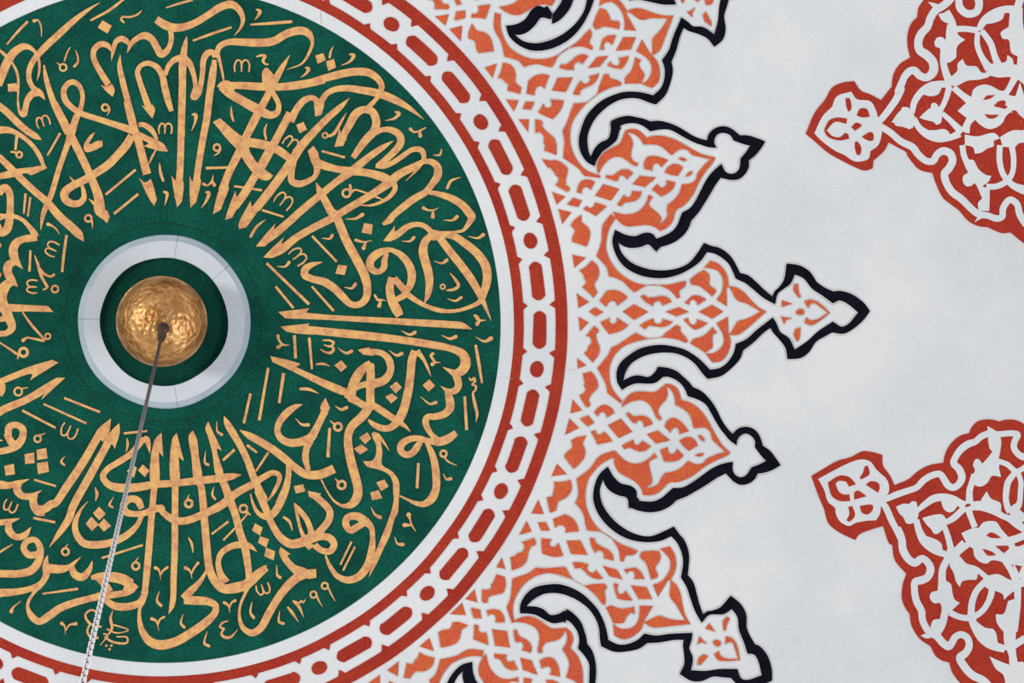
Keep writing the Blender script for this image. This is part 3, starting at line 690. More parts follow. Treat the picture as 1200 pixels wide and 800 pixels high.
BIG = """Q e 245,65 370,95 265,188
P e 430,120! 480,170 495,240 480,290 450,340 455,370 480,420! 445,468! 340,370! 380,330! 360,290 345,250 312,215! 370,180
Q e 288,432 400,510 305,565
Q e 400,600 460,560 535,605 465,645
Q e 305,648 395,702 318,782
P f 450,95! 490,130 485,160! 465,165! 475,230 500,300 490,360 435,438! 358,350! 390,320! 395,290 425,255 420,215 395,190 372,190!
Q f 292,400 375,462 300,492
P e 500,500! 570,405! 640,398 710,420 765,468! 665,545! 655,515 620,500 585,515 560,555!
Q e 720,600 825,532 955,602 825,678
P f 510,60! 595,20! 590,50 620,75 660,60 665,18! 770,88! 700,140 590,172! 540,110
P e 885,460! 920,440! 950,465 1020,465 1090,455 1150,475 1178,510! 1090,540! 1075,510 1040,500 1005,520 1000,545! 940,515
P f 875,90! 940,50 1005,25! 1010,55 1040,75 1085,60 1090,30! 1185,55! 1150,85 1090,105 1000,95 960,95 925,125!
P j 510,130! 480,103! 430,175 425,260 395,350! :e 520,130 570,190 590,270! 650,285 720,320 780,380 825,418! 860,400 930,360 1000,348 :g 0,350 60,370 130,410 190,480! 215,465! 205,410 260,360 270,315! 210,325 120,345 0,352 :e 940,352 850,332 760,290 680,230 620,160 580,80 560,0 :j 465,200 505,133
P f 480,490! 530,430 580,370 610,300! 680,265 760,210 840,160! 900,190 960,210 1080,197 :h 80,160 180,85! 218,100! 215,140 260,190 290,240! 265,250 200,225 80,205 0,206 :f 950,215 840,240 720,290 640,370 595,470 590,560 605,650 650,730 710,795! :f 700,820! 575,725! 560,640 520,560
P g 310,300! 370,250 440,210! 480,245 490,300 488,350 545,390! 550,410 515,455! 450,400 390,360 320,345 312,322
P g 440,188! 503,122! 580,155 635,220 662,290 668,358! 650,385! 652,550! 558,487! 600,430 618,360 612,280 570,220 510,198
P g 668,362! 740,372 810,415 870,480 940,550 1025,600! 965,597! 900,560 840,525 760,500 730,470 700,410
P g 1025,602! 965,600! 900,640 830,670 760,690 730,730 :h 700,140 672,180! 760,175 850,110 920,50 1000,-20
P g 258,520! 330,450! 390,450 460,485! 380,540! 370,510 340,488 305,505 300,535!
Q g 80,602 205,558 295,602 180,645
Q g 388,602 515,538 620,600 515,665
P h 250,35! 290,18! 300,60 340,85 370,65 375,30! 475,68! 400,115 350,130! 300,90
P h 560,70! 660,10! 668,170! 680,200! 690,250 660,350 600,420 520,438! 450,350! 520,350 590,310 625,250 620,180 590,120
P h 340,215! 430,190 490,140 520,108! 560,160! 525,175 515,220 520,290 480,325 450,345! 380,300 310,260!
P i 655,265! 675,262! 680,310 692,338! 680,345! 650,300
P i 582,358! 645,380! 610,388 580,398!
P i 575,455! 640,465! 605,475 595,498!
P i 665,425 680,410 705,412 712,428 700,443 670,440
P i 712,365! 750,355 800,375 862,432! 800,480 750,505 715,490! 725,460! 745,475 790,470 850,432! 800,395 770,375 745,385 735,405!
P i 660,525! 690,518! 680,590 668,598! 650,560!
B i 610,145! 680,155 740,190 785,255! 830,285 885,310! 920,305 990,325 1060,375 1095,422! 1060,470 990,530 940,553 875,545! 830,570 780,600 740,660 690,695 615,702! 605,640 570,590 530,545 :h 1065,108! 1000,152 900,248 805,320! 775,400 704,480 600,560 475,588! 430,540 360,450 280,390 180,350 80,340 :f 1040,345 940,365 860,400 790,450 740,530 718,612! 800,570 870,560 960,575 1020,530 1050,480! 1078,484! 1112,572! 1095,568! 1020,625 940,632 840,630 760,660 712,692! 670,620 665,520 700,440 780,370 880,310 1000,280 1100,275 :h 160,290 260,320 360,380 430,440 495,508! 590,490 660,440 720,350 740,265! 840,220 930,140 1085,18! :i 550,500 570,545 620,580 655,650! 730,600 790,545 880,485! 930,515 970,500 1030,430! 970,380 920,358 880,375! 820,330 760,290 710,230 655,205! 630,260 590,290 555,320 540,380! :g 1000,470 910,395 830,332 740,290! 715,230 680,160 620,100 540,55 465,40! :j 1000,380 930,430 850,465 760,478 650,460 560,410 510,340 490,260 505,198! 560,225 620,235 680,215 720,220 745,250! 762,250! 766,298! 745,322! 700,280 650,295 590,300 545,285 518,262! 540,330 600,390 700,428 800,435 880,420 940,390 990,330 1025,275! :g 520,-10 570,0 640,40 700,100 740,170 775,240! 850,262 930,328 1000,395 1080,462! 1110,405 :i 560,290 595,240"""
SMALL = """P l 985,620! 1060,600! 1100,650 1125,730 :k 1115,40 1060,100 1035,150! 1055,190! 1035,215! 1010,210! 950,105! 1000,75 1010,40 990,0 :l 1010,760 995,680
Q k 890,145 975,245 870,272
P k 958,322! 1035,295! 1088,360! 1030,395! 990,360
Q k 860,325 948,410 818,472
P n 295,0! 260,70! 285,150 275,210 230,265 178,312! 88,200! 110,160 160,120 165,90 155,50! 200,20
P m 370,425! 420,370 470,352 530,380 560,425! 490,470! 480,440 450,420 415,435 405,460!
P m 340,605! 380,592! 395,625 430,630 465,605! 500,640 540,695! 400,725! 380,680
Q m 500,545 620,485 725,605 600,665
P m 670,440! 690,425! 715,445 740,460 830,455 890,485 918,535! 835,562! 830,520 790,498 755,525! 735,520
P m 628,735! 735,680! 745,715 780,730 815,700 822,690! 900,740! 850,780 800,790 750,775 700,755 655,770!
Q m 862,630 965,595 1078,685 950,715
P o -10,555! 20,500 70,475 130,500 180,550 217,600! 130,628! 120,580 90,565 55,590 45,615!
P o 130,690! 180,660 235,655! 280,690 300,735! 215,785! 165,740
P p -50,215! 20,190! 25,235 60,255 95,235 105,205! 168,268! 120,310 50,325 -15,325!
P o 0,655! 38,685! -8,700!
P o 305,640! 330,640 360,670 362,695! 330,680
P p 275,268! 310,250 355,245! 345,268 310,278
P m 635,345! 660,300 720,245 800,228 940,232 1000,190 1045,155! :o 60,165 115,210 145,310! 200,322 270,355 340,420 400,510 450,600 530,730 605,800! :o 555,792! 480,720 435,675 420,610 370,568 265,575! 225,450 160,390 98,355! :m 1135,355! 1120,265 1085,210 1045,178! 1058,240 1040,305 1000,350 972,395 975,440 1002,478! 985,497! 960,480 930,420 890,355 830,315 770,312 700,332 630,372!
P p 605,240! 550,238! 470,262 390,298 350,340 290,350 210,318! 150,380 80,415 0,430 :n 1035,350! 1000,400 980,445 930,480 870,492! 860,485! 905,450 910,400 890,320 885,250 960,205! 935,165! 880,220 800,260 730,262 660,235 600,180 565,140! 555,198! 565,280 600,345 680,390 760,440 810,500 830,560! 900,560 980,530 1060,450 :p 60,517! 100,520 190,490 280,440 370,370 480,310 580,265
B m 970,0! 1060,10 1140,40 :o 160,90 210,135 255,190! 330,225 400,290 470,390 530,510 580,580 628,630! 680,580 750,562 820,580 870,630 910,740! :p 970,220 1020,280 1075,358! 1000,400 930,425 860,435! 830,490 770,530 700,540 640,510 590,460 565,432! 480,475 380,540 280,600 200,645 100,685! :n 1080,660 1000,700 900,718 820,710 750,690 690,655! 768,612! 850,622 930,620 1000,590 1060,540 1110,495! :p 160,570 240,530 340,460 440,390 530,350 628,330! 625,400 650,450 700,475 750,460 790,410 810,380! 880,355 945,320! 900,270 840,190! 840,130 800,80 750,60 700,80 670,120 662,168! 600,120 550,60 :o 540,610 480,520 430,430 380,350 300,300 210,270! 180,200 130,140 60,100 0,85 :m 1015,88!"""
MED = """G w 92,345! 150,310 230,265 300,245 360,215 420,222 462,235! 465,290 500,340 525,392! 600,360 640,325 700,290 780,275! :s 455,430 490,350 560,270 620,235 685,218! 710,160 770,105 860,90 920,95 965,110! 1020,95 1100,92 1160,110 1210,140 :1 1215,505 1270,530 1320,600 1330,700 1290,780 1220,835 1160,840 1134,809 :v 700,800 640,720 615,640! 560,625 510,590 470,515! 380,450 320,350 305,260! :u 270,610 245,540 252,430 280,348! 190,240 170,120! :w 500,700 465,605! 400,625 340,650 320,678! 240,640 180,590 160,520! 130,450
W w 128,360! 230,305 270,285 350,258 400,270 430,310 490,370 495,430 460,470 450,540 430,575! 380,578 320,590 290,605 240,580 220,540 215,510 180,480 160,420
R w 178,378! 240,342 290,350 325,388! 288,400! 275,375! 235,370 218,385! 235,425 260,440 290,440! 295,475! 240,475 200,450 185,410
R w 385,290! 392,310 395,335 355,362! 345,355 362,325 370,295!
R w 375,390! 400,372 440,380 448,405 440,432!
R w 315,430! 335,420 380,450! 315,468!
R w 345,500! 410,495 412,520 385,545 355,535
R w 285,505! 305,500! 320,550 290,582 275,575! 290,545
V w 430,470,34 485,462,32 540,440,34 600,420,32 640,405,32 680,365,34 720,342,34 762,335,34 :s 450,650,64 490,710,66 540,728,64 595,690,66 618,630,70 590,555,70 540,500,64 560,440,62 610,370,66 680,320,68 740,300,60 800,250,60 880,220,60 940,230,60 1010,225,54 1080,220,56 1140,235,60 1115,290,60 1105,350,60 1140,410,60 1190,440,66 1250,440,60
V w 440,465,34 475,500,34 510,575,34 545,640,34 :u 210,0,64 245,80,60 255,160,62 300,235,60 350,262,60 400,228,56 445,255,56 470,310,62 445,375,60 390,400,62 350,410,56 345,480,54 360,560,56 400,640,56 405,700,54 430,760,54 :v 460,400,56 520,435,60 570,490,60 612,515,60 640,480,56 665,440,54 710,422,54 758,450,54 772,510,56 740,570,60 700,600,62 740,680,62 800,740,62 880,780,62 930,830,60
W t 0,268! 70,240 125,240 150,218 190,225 200,270! 215,300 190,400 130,430 95,420 70,370 30,330
V t 195,310,40 280,240,60 360,190,70 460,180,70 540,200,70 600,235,70 650,260,80
W t 420,200! 445,285 500,322 545,305 575,260 600,200! 500,170
V t 190,390,56 215,490,66 260,580,84 320,640,84 380,680,76 450,710,60 530,740,60
W t 280,540! 350,565 400,590 430,625 435,690! 380,720 280,640
W t 245,375! 320,352 400,338 440,345 475,390! 480,430 430,490 380,525 350,515 330,480 290,440
V t 470,415,50 540,375,60 600,320,60 650,270,60
V t 455,455,50 490,560,56 510,640,60 530,740,70
V t 670,270,70 700,360,56 740,460,60
V t 700,262,80 800,260,90 900,290,90 990,350,56 1060,380,60 1130,430,70 1210,480,70
W t 795,205! 850,122! 890,190 980,235 985,320! 850,300
V t 690,240,70 690,120,60 720,20,60 :s 740,610,70
W s 720,520! 740,470 770,460 810,505! 860,450 905,390! 880,365 865,290 865,240 855,150! 950,210 985,280 975,400 965,450! 970,500 965,540! 985,630! 900,620 860,680 800,718 740,705 715,620 740,570
V s 950,480,50 1040,510,50 1130,575,50 1250,510,50
V s 1115,590,54 1050,680,60 1035,760,60 :t 1030,190,56 1045,270,60 1070,320,60
V s 1145,590,50 1172,680,48 :t 1168,110,50 1155,240,56 1110,310,100 1200,400,110
W t 612,515! 690,480 740,465 775,465! 820,415 880,402 940,410 990,480 1055,552! 1130,530 1200,500! 1220,560 1110,612! 1130,640 1210,610! 1210,830! 1050,800 1010,790 900,770 850,802 780,780 735,730 720,660 700,648! 650,590!
R t 845,540! 880,510 920,515 990,562! 900,562
R t 930,635! 1045,632! 1060,655 1010,705!
R t 805,660! 900,690 938,722! 860,725
R t 1105,630! 1160,610 1200,580! 1220,600 1150,640
V t 690,610,56 620,660,60 570,700,70 530,745,80
V u 600,190,70 660,180,70 740,110,70
W u 620,190! 690,205 750,265 830,290 920,360! 1000,350 1070,385 1130,400 1210,370! 1210,440! 1130,478 1075,520 1045,552! 1035,510 990,485 930,470 890,440 885,385! 840,350 830,390 760,395 715,410 700,450! 670,410 650,340 620,290!
V u 610,220,56 565,310,56 560,400,60
W u 535,370! 590,400 630,430 640,490 660,550 700,575! 650,620! 610,660 590,700 550,700! 555,600 540,575 500,578 465,540 475,495 525,480!
V u 620,650,50 700,685,46 780,690,50 860,650,46 915,580,46 945,500,50 950,450,46
V u 900,405,50 830,480,50 795,570,52 785,680,56
V u 1050,240,50 1100,320,50 1140,400,60
W u 1100,220! 1130,280 1160,345! 1190,270 1210,200! 1230,380! 1140,385!
V u 1150,460,56 1150,560,50 1140,660,50
W u 1075,560! 1130,545 1170,560 1165,680 1150,800! 1050,800! 1030,790 985,720 980,662! 1040,660
V v 580,260,56 560,340,60 520,400,70 500,430,50
W v 392,430! 440,410 490,400 525,420 490,440 440,452
W v 470,360! 490,310 545,300! 590,330 540,400 500,420
V v 785,280,60 820,370,62 880,450,80 940,500,70 1050,535,60
W v 830,320! 900,370 960,380 985,420 1000,490 1080,520 1040,550 950,530 860,450
W v 930,592! 1000,625 1090,660! 1140,640 1200,640 1220,900! 1060,900! 1040,740 980,690
V v 1090,350,100 1090,480,90 1110,580,60 1120,660,70
V v 1100,520,56 1210,450,56"""
MED2 = """G 9 62,430! 110,320 165,250! 200,190 250,165 315,155! 350,205 400,225 455,255! 490,210 515,180! :6 165,670! 180,580 230,500 310,450! 290,360 290,270 320,180 365,135! 375,60 415,0 :1 1092,-22 1130,-60 1220,-70 1290,0 1300,120 1290,220 1230,300 1200,285 :8 975,745! 900,750 780,700! 700,690 620,650 540,560! 460,500 400,450 340,330 310,240! 200,210 140,150 90,80! :9 590,530 540,500 495,475! 470,520 415,570! 412,610! 370,622 310,600 250,570! 180,530 110,470
W 9 108,428! 150,340 200,290! 225,235 300,210! 330,250 400,260 430,310 440,345 460,375 455,450 440,490 400,520! 390,560 340,575 310,570 265,540! 220,520 150,470
R 9 270,245! 290,245 300,275 298,305 285,315! 275,290
R 9 328,335! 345,300 380,300 398,340! 360,345
R 9 300,395! 325,372 355,385 320,415!
R 9 355,445! 400,420 415,430 412,465 380,462
R 9 318,475! 330,470 352,500 345,540 330,540! 320,510
R 9 160,405! 185,360 225,345 278,350! 275,378! 215,368 172,412! 200,440 240,448 270,425 285,432! 290,455! 240,465 185,450 163,425
V 9 435,375,34 460,350,34 500,300,36 540,240,38 560,190,40 :6 215,720,56 245,650,56 270,595,56 310,555,60 345,552,60 385,590,60 440,605,60 490,560,70 490,490,70 440,430,70 385,390,66 375,320,64 400,260,64 445,210,60 470,140,60 510,80,60 560,50,60 610,10,60 650,-40,60
W 6 450,15! 520,30 560,60! 520,90 490,60
W 6 530,110! 620,90! 615,180 560,160
V 6 690,-20,50 700,60,60 760,108,60 830,90,60 850,20,60 830,-30,60
V 9 440,385,36 500,420,34 560,470,36 620,500,38 :8 190,80,60 260,135,56 315,135,60 350,80,60 400,50,66 460,70,66 482,130,66 450,200,66 415,240,66 425,310,64 480,400,64 560,460,62 640,540,60 700,585,60 780,600,54 860,625,56 905,610,54 912,540,56 970,465,56 1030,500,56 1055,590,60 1110,680,60
W 8 668,657! 700,600 700,560! 780,580! 760,612 720,630
W 9 510,370! 545,320 570,300! 590,290 615,310! 630,350 622,400! 590,400 560,380
V 7 150,420,50 175,310,60 240,220,66 320,170,76 400,150,66 520,150,66
W 7 240,240! 330,262 400,240 425,188! 440,150 300,150
V 7 165,470,56 220,560,60 300,620,80 400,650,86 500,650,60 600,610,70
W 7 290,580! 380,578 440,568 490,590 510,640! 420,680
W 7 0,440! 40,400 60,362! 100,365 140,400! 175,450 160,540 130,572! 70,550 -10,530
W 7 218,462! 290,395 325,370! 335,330 370,325 400,360! 430,440 420,510 380,527 350,500! 280,485
V 7 405,410,50 450,330,50 480,250,54 500,170,60
V 7 430,420,44 500,480,50 560,540,60 620,600,80
V 7 540,180,60 620,250,60 700,310,80
W 7 578,400! 640,340 705,290! 725,200 800,155 880,160 970,208! 1010,210 1040,170 1080,80! 1150,95! 1055,250! 1120,262! 1162,130! 1200,250! 1260,260! 1260,500! 1170,500! 1130,440 1075,410! 1030,450 1000,510 930,560 860,567 790,530 742,482! 700,530 690,610! 640,600 620,550! 662,465!
R 7 815,298! 850,258 930,250! 880,285
R 7 915,355! 960,310 1010,298! 1030,320 1020,345! 1045,360 1020,382!
R 7 826,428! 900,436 965,434! 930,465 870,470
R 7 1080,400! 1120,395 1160,440 1210,480! 1210,520! 1140,470
V 6 625,650,70 590,570,56 572,480,56 590,400,90
W 6 500,330! 520,295 560,290 590,312! 590,260 600,190! 660,190! 690,275 740,310! 680,360 670,450! 610,490 560,470 550,400 540,375! 508,362
V 6 590,90,60 640,180,56 640,250,70
V 6 640,230,50 740,225,46 845,240,50
V 6 845,235,44 890,160,60 970,100,60 1060,72,56 1140,80,70
W 6 890,190! 960,180 1030,150 1048,100! 980,70 900,120
V 6 838,250,40 835,350,44 868,440,46 930,540,70
V 6 870,240,44 940,340,50 968,430,50 1000,510,60
W 6 630,600! 680,550 680,500 720,460! 750,510 830,520 860,560! 890,570 920,550! 935,590 860,620 760,630 690,665! 640,670
W 6 900,500! 1000,492 1060,480 1070,430! 1110,460 1120,502! 1220,520! 1220,680! 1150,620 1090,602 1000,605 930,590!
W 6 1085,60! 1190,60! 1190,160 1215,340! 1215,560! 1145,510! 1150,440! 1100,410 1080,310 1035,302 1018,255 1080,210! 1088,100
V 6 1140,90,60 1175,-20,60
V 8 565,0,50 580,90,50 630,200,60
W 8 605,125! 660,128 700,200 770,255 812,262! 790,310 735,350! 800,380! 795,560! 705,560! 700,490 735,455! 670,325 645,345 600,350 570,310 575,260 610,238!
W 7 645,620! 760,638 920,605 975,655! 915,680! 915,730 860,750 800,790 740,800! 720,740 645,720!
V 8 770,355,50 860,350,50 945,305,52 990,240,46 1003,120,48 985,0,50
V 8 885,0,50 882,120,50 905,230,50 950,300,50 1010,350,60 1100,385,80
W 7 975,645! 1050,600 1100,580 1180,582! 1240,560! 1240,700! 1160,700 1110,745! 1060,740 1000,735!"""

# ------------------------------------------------------------------ the setting
def dome_shell():
    V, Fc = [tuple(CEN + Vector((0, 0, R)))], []
    nr, ns, mx = 64, 128, math.radians(62)
    for i in range(1, nr + 1):
        ph = mx * i / nr
        for j in range(ns):
            a = 2 * math.pi * j / ns
            V.append(tuple(CEN + R * Vector((math.sin(ph) * math.cos(a), math.sin(ph) * math.sin(a), math.cos(ph)))))
    for j in range(ns): Fc.append((0, 1 + (j + 1) % ns, 1 + j))
    for i in range(nr - 1):
        for j in range(ns):
            a = 1 + i * ns + j; b = 1 + i * ns + (j + 1) % ns
            Fc.append((a, b, b + ns, a + ns))
    o = newobj('ceiling', V, Fc, 'plaster', smooth=True); o['kind'] = 'structure'
    s = o.modifiers.new('thickness', 'SOLIDIFY'); s.thickness = 0.25; s.offset = 1 if False else -1
    return o
ceil = dome_shell()
# make sure the shell thickens outwards (normals of the faces point up/out or down/in)
nrm = ceil.data.polygons[0].normal
ceil.modifiers[0].offset = -1 if nrm.z < 0 else 1
bm = bmesh.new(); bmesh.ops.create_circle(bm, cap_ends=True, radius=15, segments=64)
me = bpy.data.meshes.new('floor'); bm.to_mesh(me); bm.free(); me.materials.append(M['carpet'])
fl = bpy.data.objects.new('floor', me); C.objects.link(fl); fl['kind'] = 'structure'

# ------------------------------------------------------------------ rings on the dome, centred in the photograph
RC = (190.0, 380.0)
def polar(r, a, c=RC): return (c[0] + r * math.cos(a), c[1] + r * math.sin(a))
def annulus(name, c, r0, r1, h0, h1, m, parent, anchor, a0=0, a1=2 * math.pi, rings=None, n=None, wob=0.0, smooth=False):
    """ring slab with optional profile: rings = list of (radius, height)"""
    full = abs(a1 - a0 - 2 * math.pi) < 1e-6
    n = n or max(6, int(160 * (a1 - a0) / (2 * math.pi)))
    prof = rings or [(r0, h0), (r0, h1), (r1, h1), (r1, h0)]
    V, Fc = [], []; cols = n if full else n + 1
    for i in range(cols):
        a = a0 + (a1 - a0) * i / n
        for r, h in prof:
            wv = wob * noise.noise(Vector((math.cos(a) * 1.6, math.sin(a) * 1.6, r * 0.03)))
            V.append(lift(*polar(r + wv, a, c), h))
    k = len(prof)
    for i in range(n):
        s = i * k; t = ((i + 1) % cols) * k
        for j in range(k - 1): Fc.append((s + j, t + j, t + j + 1, s + j + 1))
    if not full: Fc += [tuple(range(k))[::-1], tuple(range((cols - 1) * k, cols * k))]
    return newobj(name, V, Fc, m, parent, anchor, smooth)

anchor = lift(*RC, 0.002)
roundel = thing('calligraphy_roundel', 'large round dark green ceiling medallion covered in golden calligraphy', 'medallion', anchor)
# green ground: concentric rings so that it follows the dome
prof = [(0.5, 0.003)] + [(r, 0.003) for r in range(20, 397, 20)] + [(396.3, 0.003), (396.3, 0.0)]
annulus('green_ground', RC, 0, 396, 0, 0, 'green', roundel, anchor, rings=prof, n=200, wob=1.2)
annulus('white_border', RC, 396.8, 412.5, 0, 0.0022, 'plaster', roundel, anchor, n=200, wob=1.0)
annulus('groove_line', (190.5, 377.5), 115.4, 116.6, 0.0028, 0.0038, 'darkgreen', roundel, anchor)
annulus('shaded_disc', (191.5, 377.3), 0, 0, 0, 0, 'shadegreen', roundel, anchor, rings=[(0.5, 0.0045), (20, 0.0045), (40, 0.0045), (60, 0.0045), (75, 0.0045), (75.2, 0.002)])  # shade round the ball, painted as a darker green disc
cnt = 0
GM = [[(-5.2, 4.8), (-5.6, 0.5), (-3.6, -3.8), (-1.2, -3.2), (-0.4, 0.2), (-0.6, 4.6)],
      [(-0.6, 0.0), (1.2, -3.6), (3.8, -3.6), (5.3, -0.6), (4.9, 4.8)]]
for line in CALLI.split('\n'):
    line = line.strip()
    if not line or line[0] == '#': continue
    kind, d, t = parse(line)
    h = 0.0052 + (cnt % 23) * 0.00009; cnt += 1; b = 0.0025
    num = line.split()[0] in ('N', 'C')
    if kind in 'SN':
        P = d[0]
        ln = sum(math.dist(p[:2], q[:2]) for p, q in zip(P, P[1:])); wmax = max(p[2] for p in P)
        V, Fc = stroke_mesh(P, b, h)
        newobj('numeral' if num else 'letter_stroke' if wmax > 5 and ln > 25 else 'vowel_mark', V, Fc, 'gold', roundel, anchor)
    elif kind in 'PQ':
        P = smooth_poly(d[0], d[1])
        nm = 'diamond_dot' if kind == 'Q' else 'letter_stroke'
        slab(nm, P, b, h, 'gold', roundel, anchor)
    elif kind in 'OC':
        V, Fc = stroke_mesh(circle_pts(d[0], d[1], d[2], d[3], 10), b, h, n=2)
        newobj('numeral' if num else 'vowel_mark', V, Fc, 'gold', roundel, anchor)
    elif kind == 'M':
        V, Fc = [], []; s = abs(d[2]); fy = -1 if d[2] < 0 else 1; ca, sa = math.cos(math.radians(d[3])), math.sin(math.radians(d[3]))
        for g in GM:
            P = [(d[0] + s * (x * ca - y * fy * sa), d[1] + s * (x * sa + y * fy * ca), 2.1 if k % 5 else 1.5) for k, (x, y) in enumerate(g)]
            stroke_mesh(P, b, h, 4, None, V, Fc)
        newobj('vowel_mark', V, Fc, 'gold', roundel, anchor)

# central rosette ring: white moulding of a few cast lengths with a bluish outer fillet
rc = (192.5, 377.0); ra = lift(*rc, 0.003)
rose = thing('moulding_ring', 'pale white and blue-grey moulded ring round the brass ball', 'moulding', ra)
cuts = [math.radians(v) for v in (-178, -81, -41, 81, 182)]
for a0, a1 in zip(cuts, cuts[1:]):
    annulus('ring_segment', rc, 0, 0, 0, 0, 'ringwhite', rose, ra, a0 + 0.002, a1 - 0.002, rings=[(74.6, 0.002), (75, 0.03), (94.5, 0.03), (95, 0.002)], wob=1.6)
    annulus('rim_segment', rc, 0, 0, 0, 0, 'ringblue', rose, ra, a0 + 0.002, a1 - 0.002, rings=[(94.2, 0.002), (94.6, 0.027), (100.6, 0.012), (101.6, 0.002)], wob=1.8)

# ------------------------------------------------------------------ chain-link border
la = lift(*polar(443, 0), 0.002)
border = thing('link_border', 'brick red circular border with white interlaced links round the green medallion', 'border', la)
slots = [(-59.2, 0), (-52.6, 1), (-46.5, 0), (-38.9, 0), (-32.4, 1), (-26.3, 0), (-18.8, 0), (-12.8, 1), (-6.6, 0), (0.84, 0), (6.8, 1), (12.8, 0), (20.2, 0),
         (26.2, 1), (32.2, 0), (39.4, 0), (45.4, 1), (51.7, 0), (59.4, 0), (65.4, 1)]
a = 71.5; step = (360 - 59.2 - 71.5) / 35.0
pat = [6.15, 7.45, 6.15]; seq = [0, 0, 1]; k = 0; total = 360 - 59.2 - 71.5
per = total / 11.33 / 19.75
aa = a; i = 0
while aa < 360 - 59.2 - 3.5:
    slots.append((aa, seq[i % 3])); aa += [7.5, 6.15, 6.15][i % 3] * 0.985; i += 1
slots.sort()
def slot(an, rnd):
    a0 = math.radians(an); hw = 7.3
    hl = (8.6 if rnd else 22.0) + random.uniform(-0.5, 0.5)
    c = (5.2, 3.2)
    pts = [(-hl, -2.2), (-hl, 2.2), (-hl + 4.6, hw), (-hl + 8, hw + .2), (hl - 8, hw + .2), (hl - 4.6, hw), (hl, 2.2), (hl, -2.2), (hl - 4.6, -hw), (hl - 8, -hw), (-hl + 8, -hw), (-hl + 4.6, -hw)]
    if rnd: pts = [(-hl, -3), (-hl, 3), (-3.6, hw), (3.6, hw), (hl, 3), (hl, -3), (3.6, -hw), (-3.6, -hw)]
    P = [polar(442.4 + y + random.uniform(-.4, .4), a0 + x / 442.0) for x, y in pts]
    slab('round_slot' if rnd else 'long_slot', smooth_poly(P, [False] * len(P), 3), 0, 0.003, 'red', border, la)
vis = sorted(slots)
for an, rnd in vis: slot(an, rnd)
junc = []
for (p, pr), (q, qr) in zip(vis, vis[1:] + [(vis[0][0] + 360, vis[0][1])]):
    gap = q - p; junc.append(math.radians(p + (gap * 0.5 if pr == qr else gap * (0.42 if pr else 0.58))))
def notched(name, rplain, rnotch, redge, tip, skew):
    """red band whose edge towards the links has a small triangular notch at every crossing"""
    n = 720; V, Fc = [], []
    prev = None
    prof_pts = []
    ang = []
    for i in range(len(junc)):
        j0 = junc[i]; j1 = junc[(i + 1) % len(junc)] + (2 * math.pi if i == len(junc) - 1 else 0)
        s = 1 / 442.0
        ang += [(j0 - 4.5 * s, redge), (j0 - 2.6 * s * skew, tip * 0.55 + redge * 0.45), (j0, tip), (j0 + 2.6 * s, tip * 0.35 + redge * 0.65), (j0 + 4.5 * s, redge)]
        m = max(1, int((j1 - j0 - 9 * s) / 0.02))
        for q in range(1, m): ang.append((j0 + 4.5 * s + (j1 - j0 - 9 * s) * q / m, redge))
    for a, re in ang:
        w0 = 0.5 * noise.noise(Vector((math.cos(a) * 9, math.sin(a) * 9, 3)))
        for r, h in ((rplain + w0, 0), (rplain + w0, 0.003), (re + w0, 0.003), (re + w0, 0)): V.append(lift(*polar(r, a), h))
    m = len(ang)
    for i in range(m):
        s, t = 4 * i, 4 * ((i + 1) % m)
        for j in range(3):
            q = (s + j, t + j, t + j + 1, s + j + 1)
            Fc.append(q if rplain < redge else q[::-1])
    return newobj(name, V, Fc, 'red', border, la)
notched('inner_band', 412.4, 0, 423.6, 428.8, 1.0)
notched('outer_band', 474.9, 0, 461.2, 454.6, 1.0)

for a, b in (((587, 442), (601, 443.5)), ((665, 432.5), (675, 433.5)), ((375.5, 13), (376.5, 27))):
    V, Fc = stroke_mesh([(*a, 0.5), (*b, 0.4)], 0.0, 0.0034, 3)
    newobj('hairline_seam', V, Fc, 'greyline', border, la)

# ------------------------------------------------------------------ arabesque lobes
def fit(src, dst):
    """least-squares affine map in photograph pixels"""
    def solve(A, b):
        n = 3; Mx = [r[:] + [v] for r, v in zip(A, b)]
        for i in range(n):
            p = max(range(i, n), key=lambda r: abs(Mx[r][i])); Mx[i], Mx[p] = Mx[p], Mx[i]
            for r in range(n):
                if r != i:
                    f = Mx[r][i] / Mx[i][i]; Mx[r] = [x - f * y for x, y in zip(Mx[r], Mx[i])]
        return [Mx[i][3] / Mx[i][i] for i in range(n)]
    rows = [(x, y, 1.0) for x, y in src]
    AtA = [[sum(r[i] * r[j] for r in rows) for j in range(3)] for i in range(3)]
    cx = solve(AtA, [sum(r[i] * d[0] for r, d in zip(rows, dst)) for i in range(3)])
    cy = solve(AtA, [sum(r[i] * d[1] for r, d in zip(rows, dst)) for i in range(3)])
    return lambda p: (cx[0] * p[0] + cx[1] * p[1] + cx[2], cy[0] * p[0] + cy[1] * p[1] + cy[2])
def rot(deg, k=1.0):
    c, s = math.cos(math.radians(deg)), math.sin(math.radians(deg))
    return lambda p: (RC[0] + k * ((p[0] - RC[0]) * c - (p[1] - RC[1]) * s), RC[1] + k * ((p[0] - RC[0]) * s + (p[1] - RC[1]) * c))
def warp(src, dst, base=None):
    """affine fit, then the remaining error of each landmark spread smoothly round it"""
    A = base or fit(src, dst)
    img = [A(p) for p in src]; res = [(d[0] - q[0], d[1] - q[1]) for d, q in zip(dst, img)]
    def f(p):
        q = A(p); sx = sy = sw = 0
        for c, r in zip(img, res):
            wgt = 1 / ((q[0] - c[0]) ** 2 + (q[1] - c[1]) ** 2 + 150); sx += wgt * r[0]; sy += wgt * r[1]; sw += wgt
        sw += 1 / 3000
        return (q[0] + sx / sw, q[1] + sy / sw)
    return f
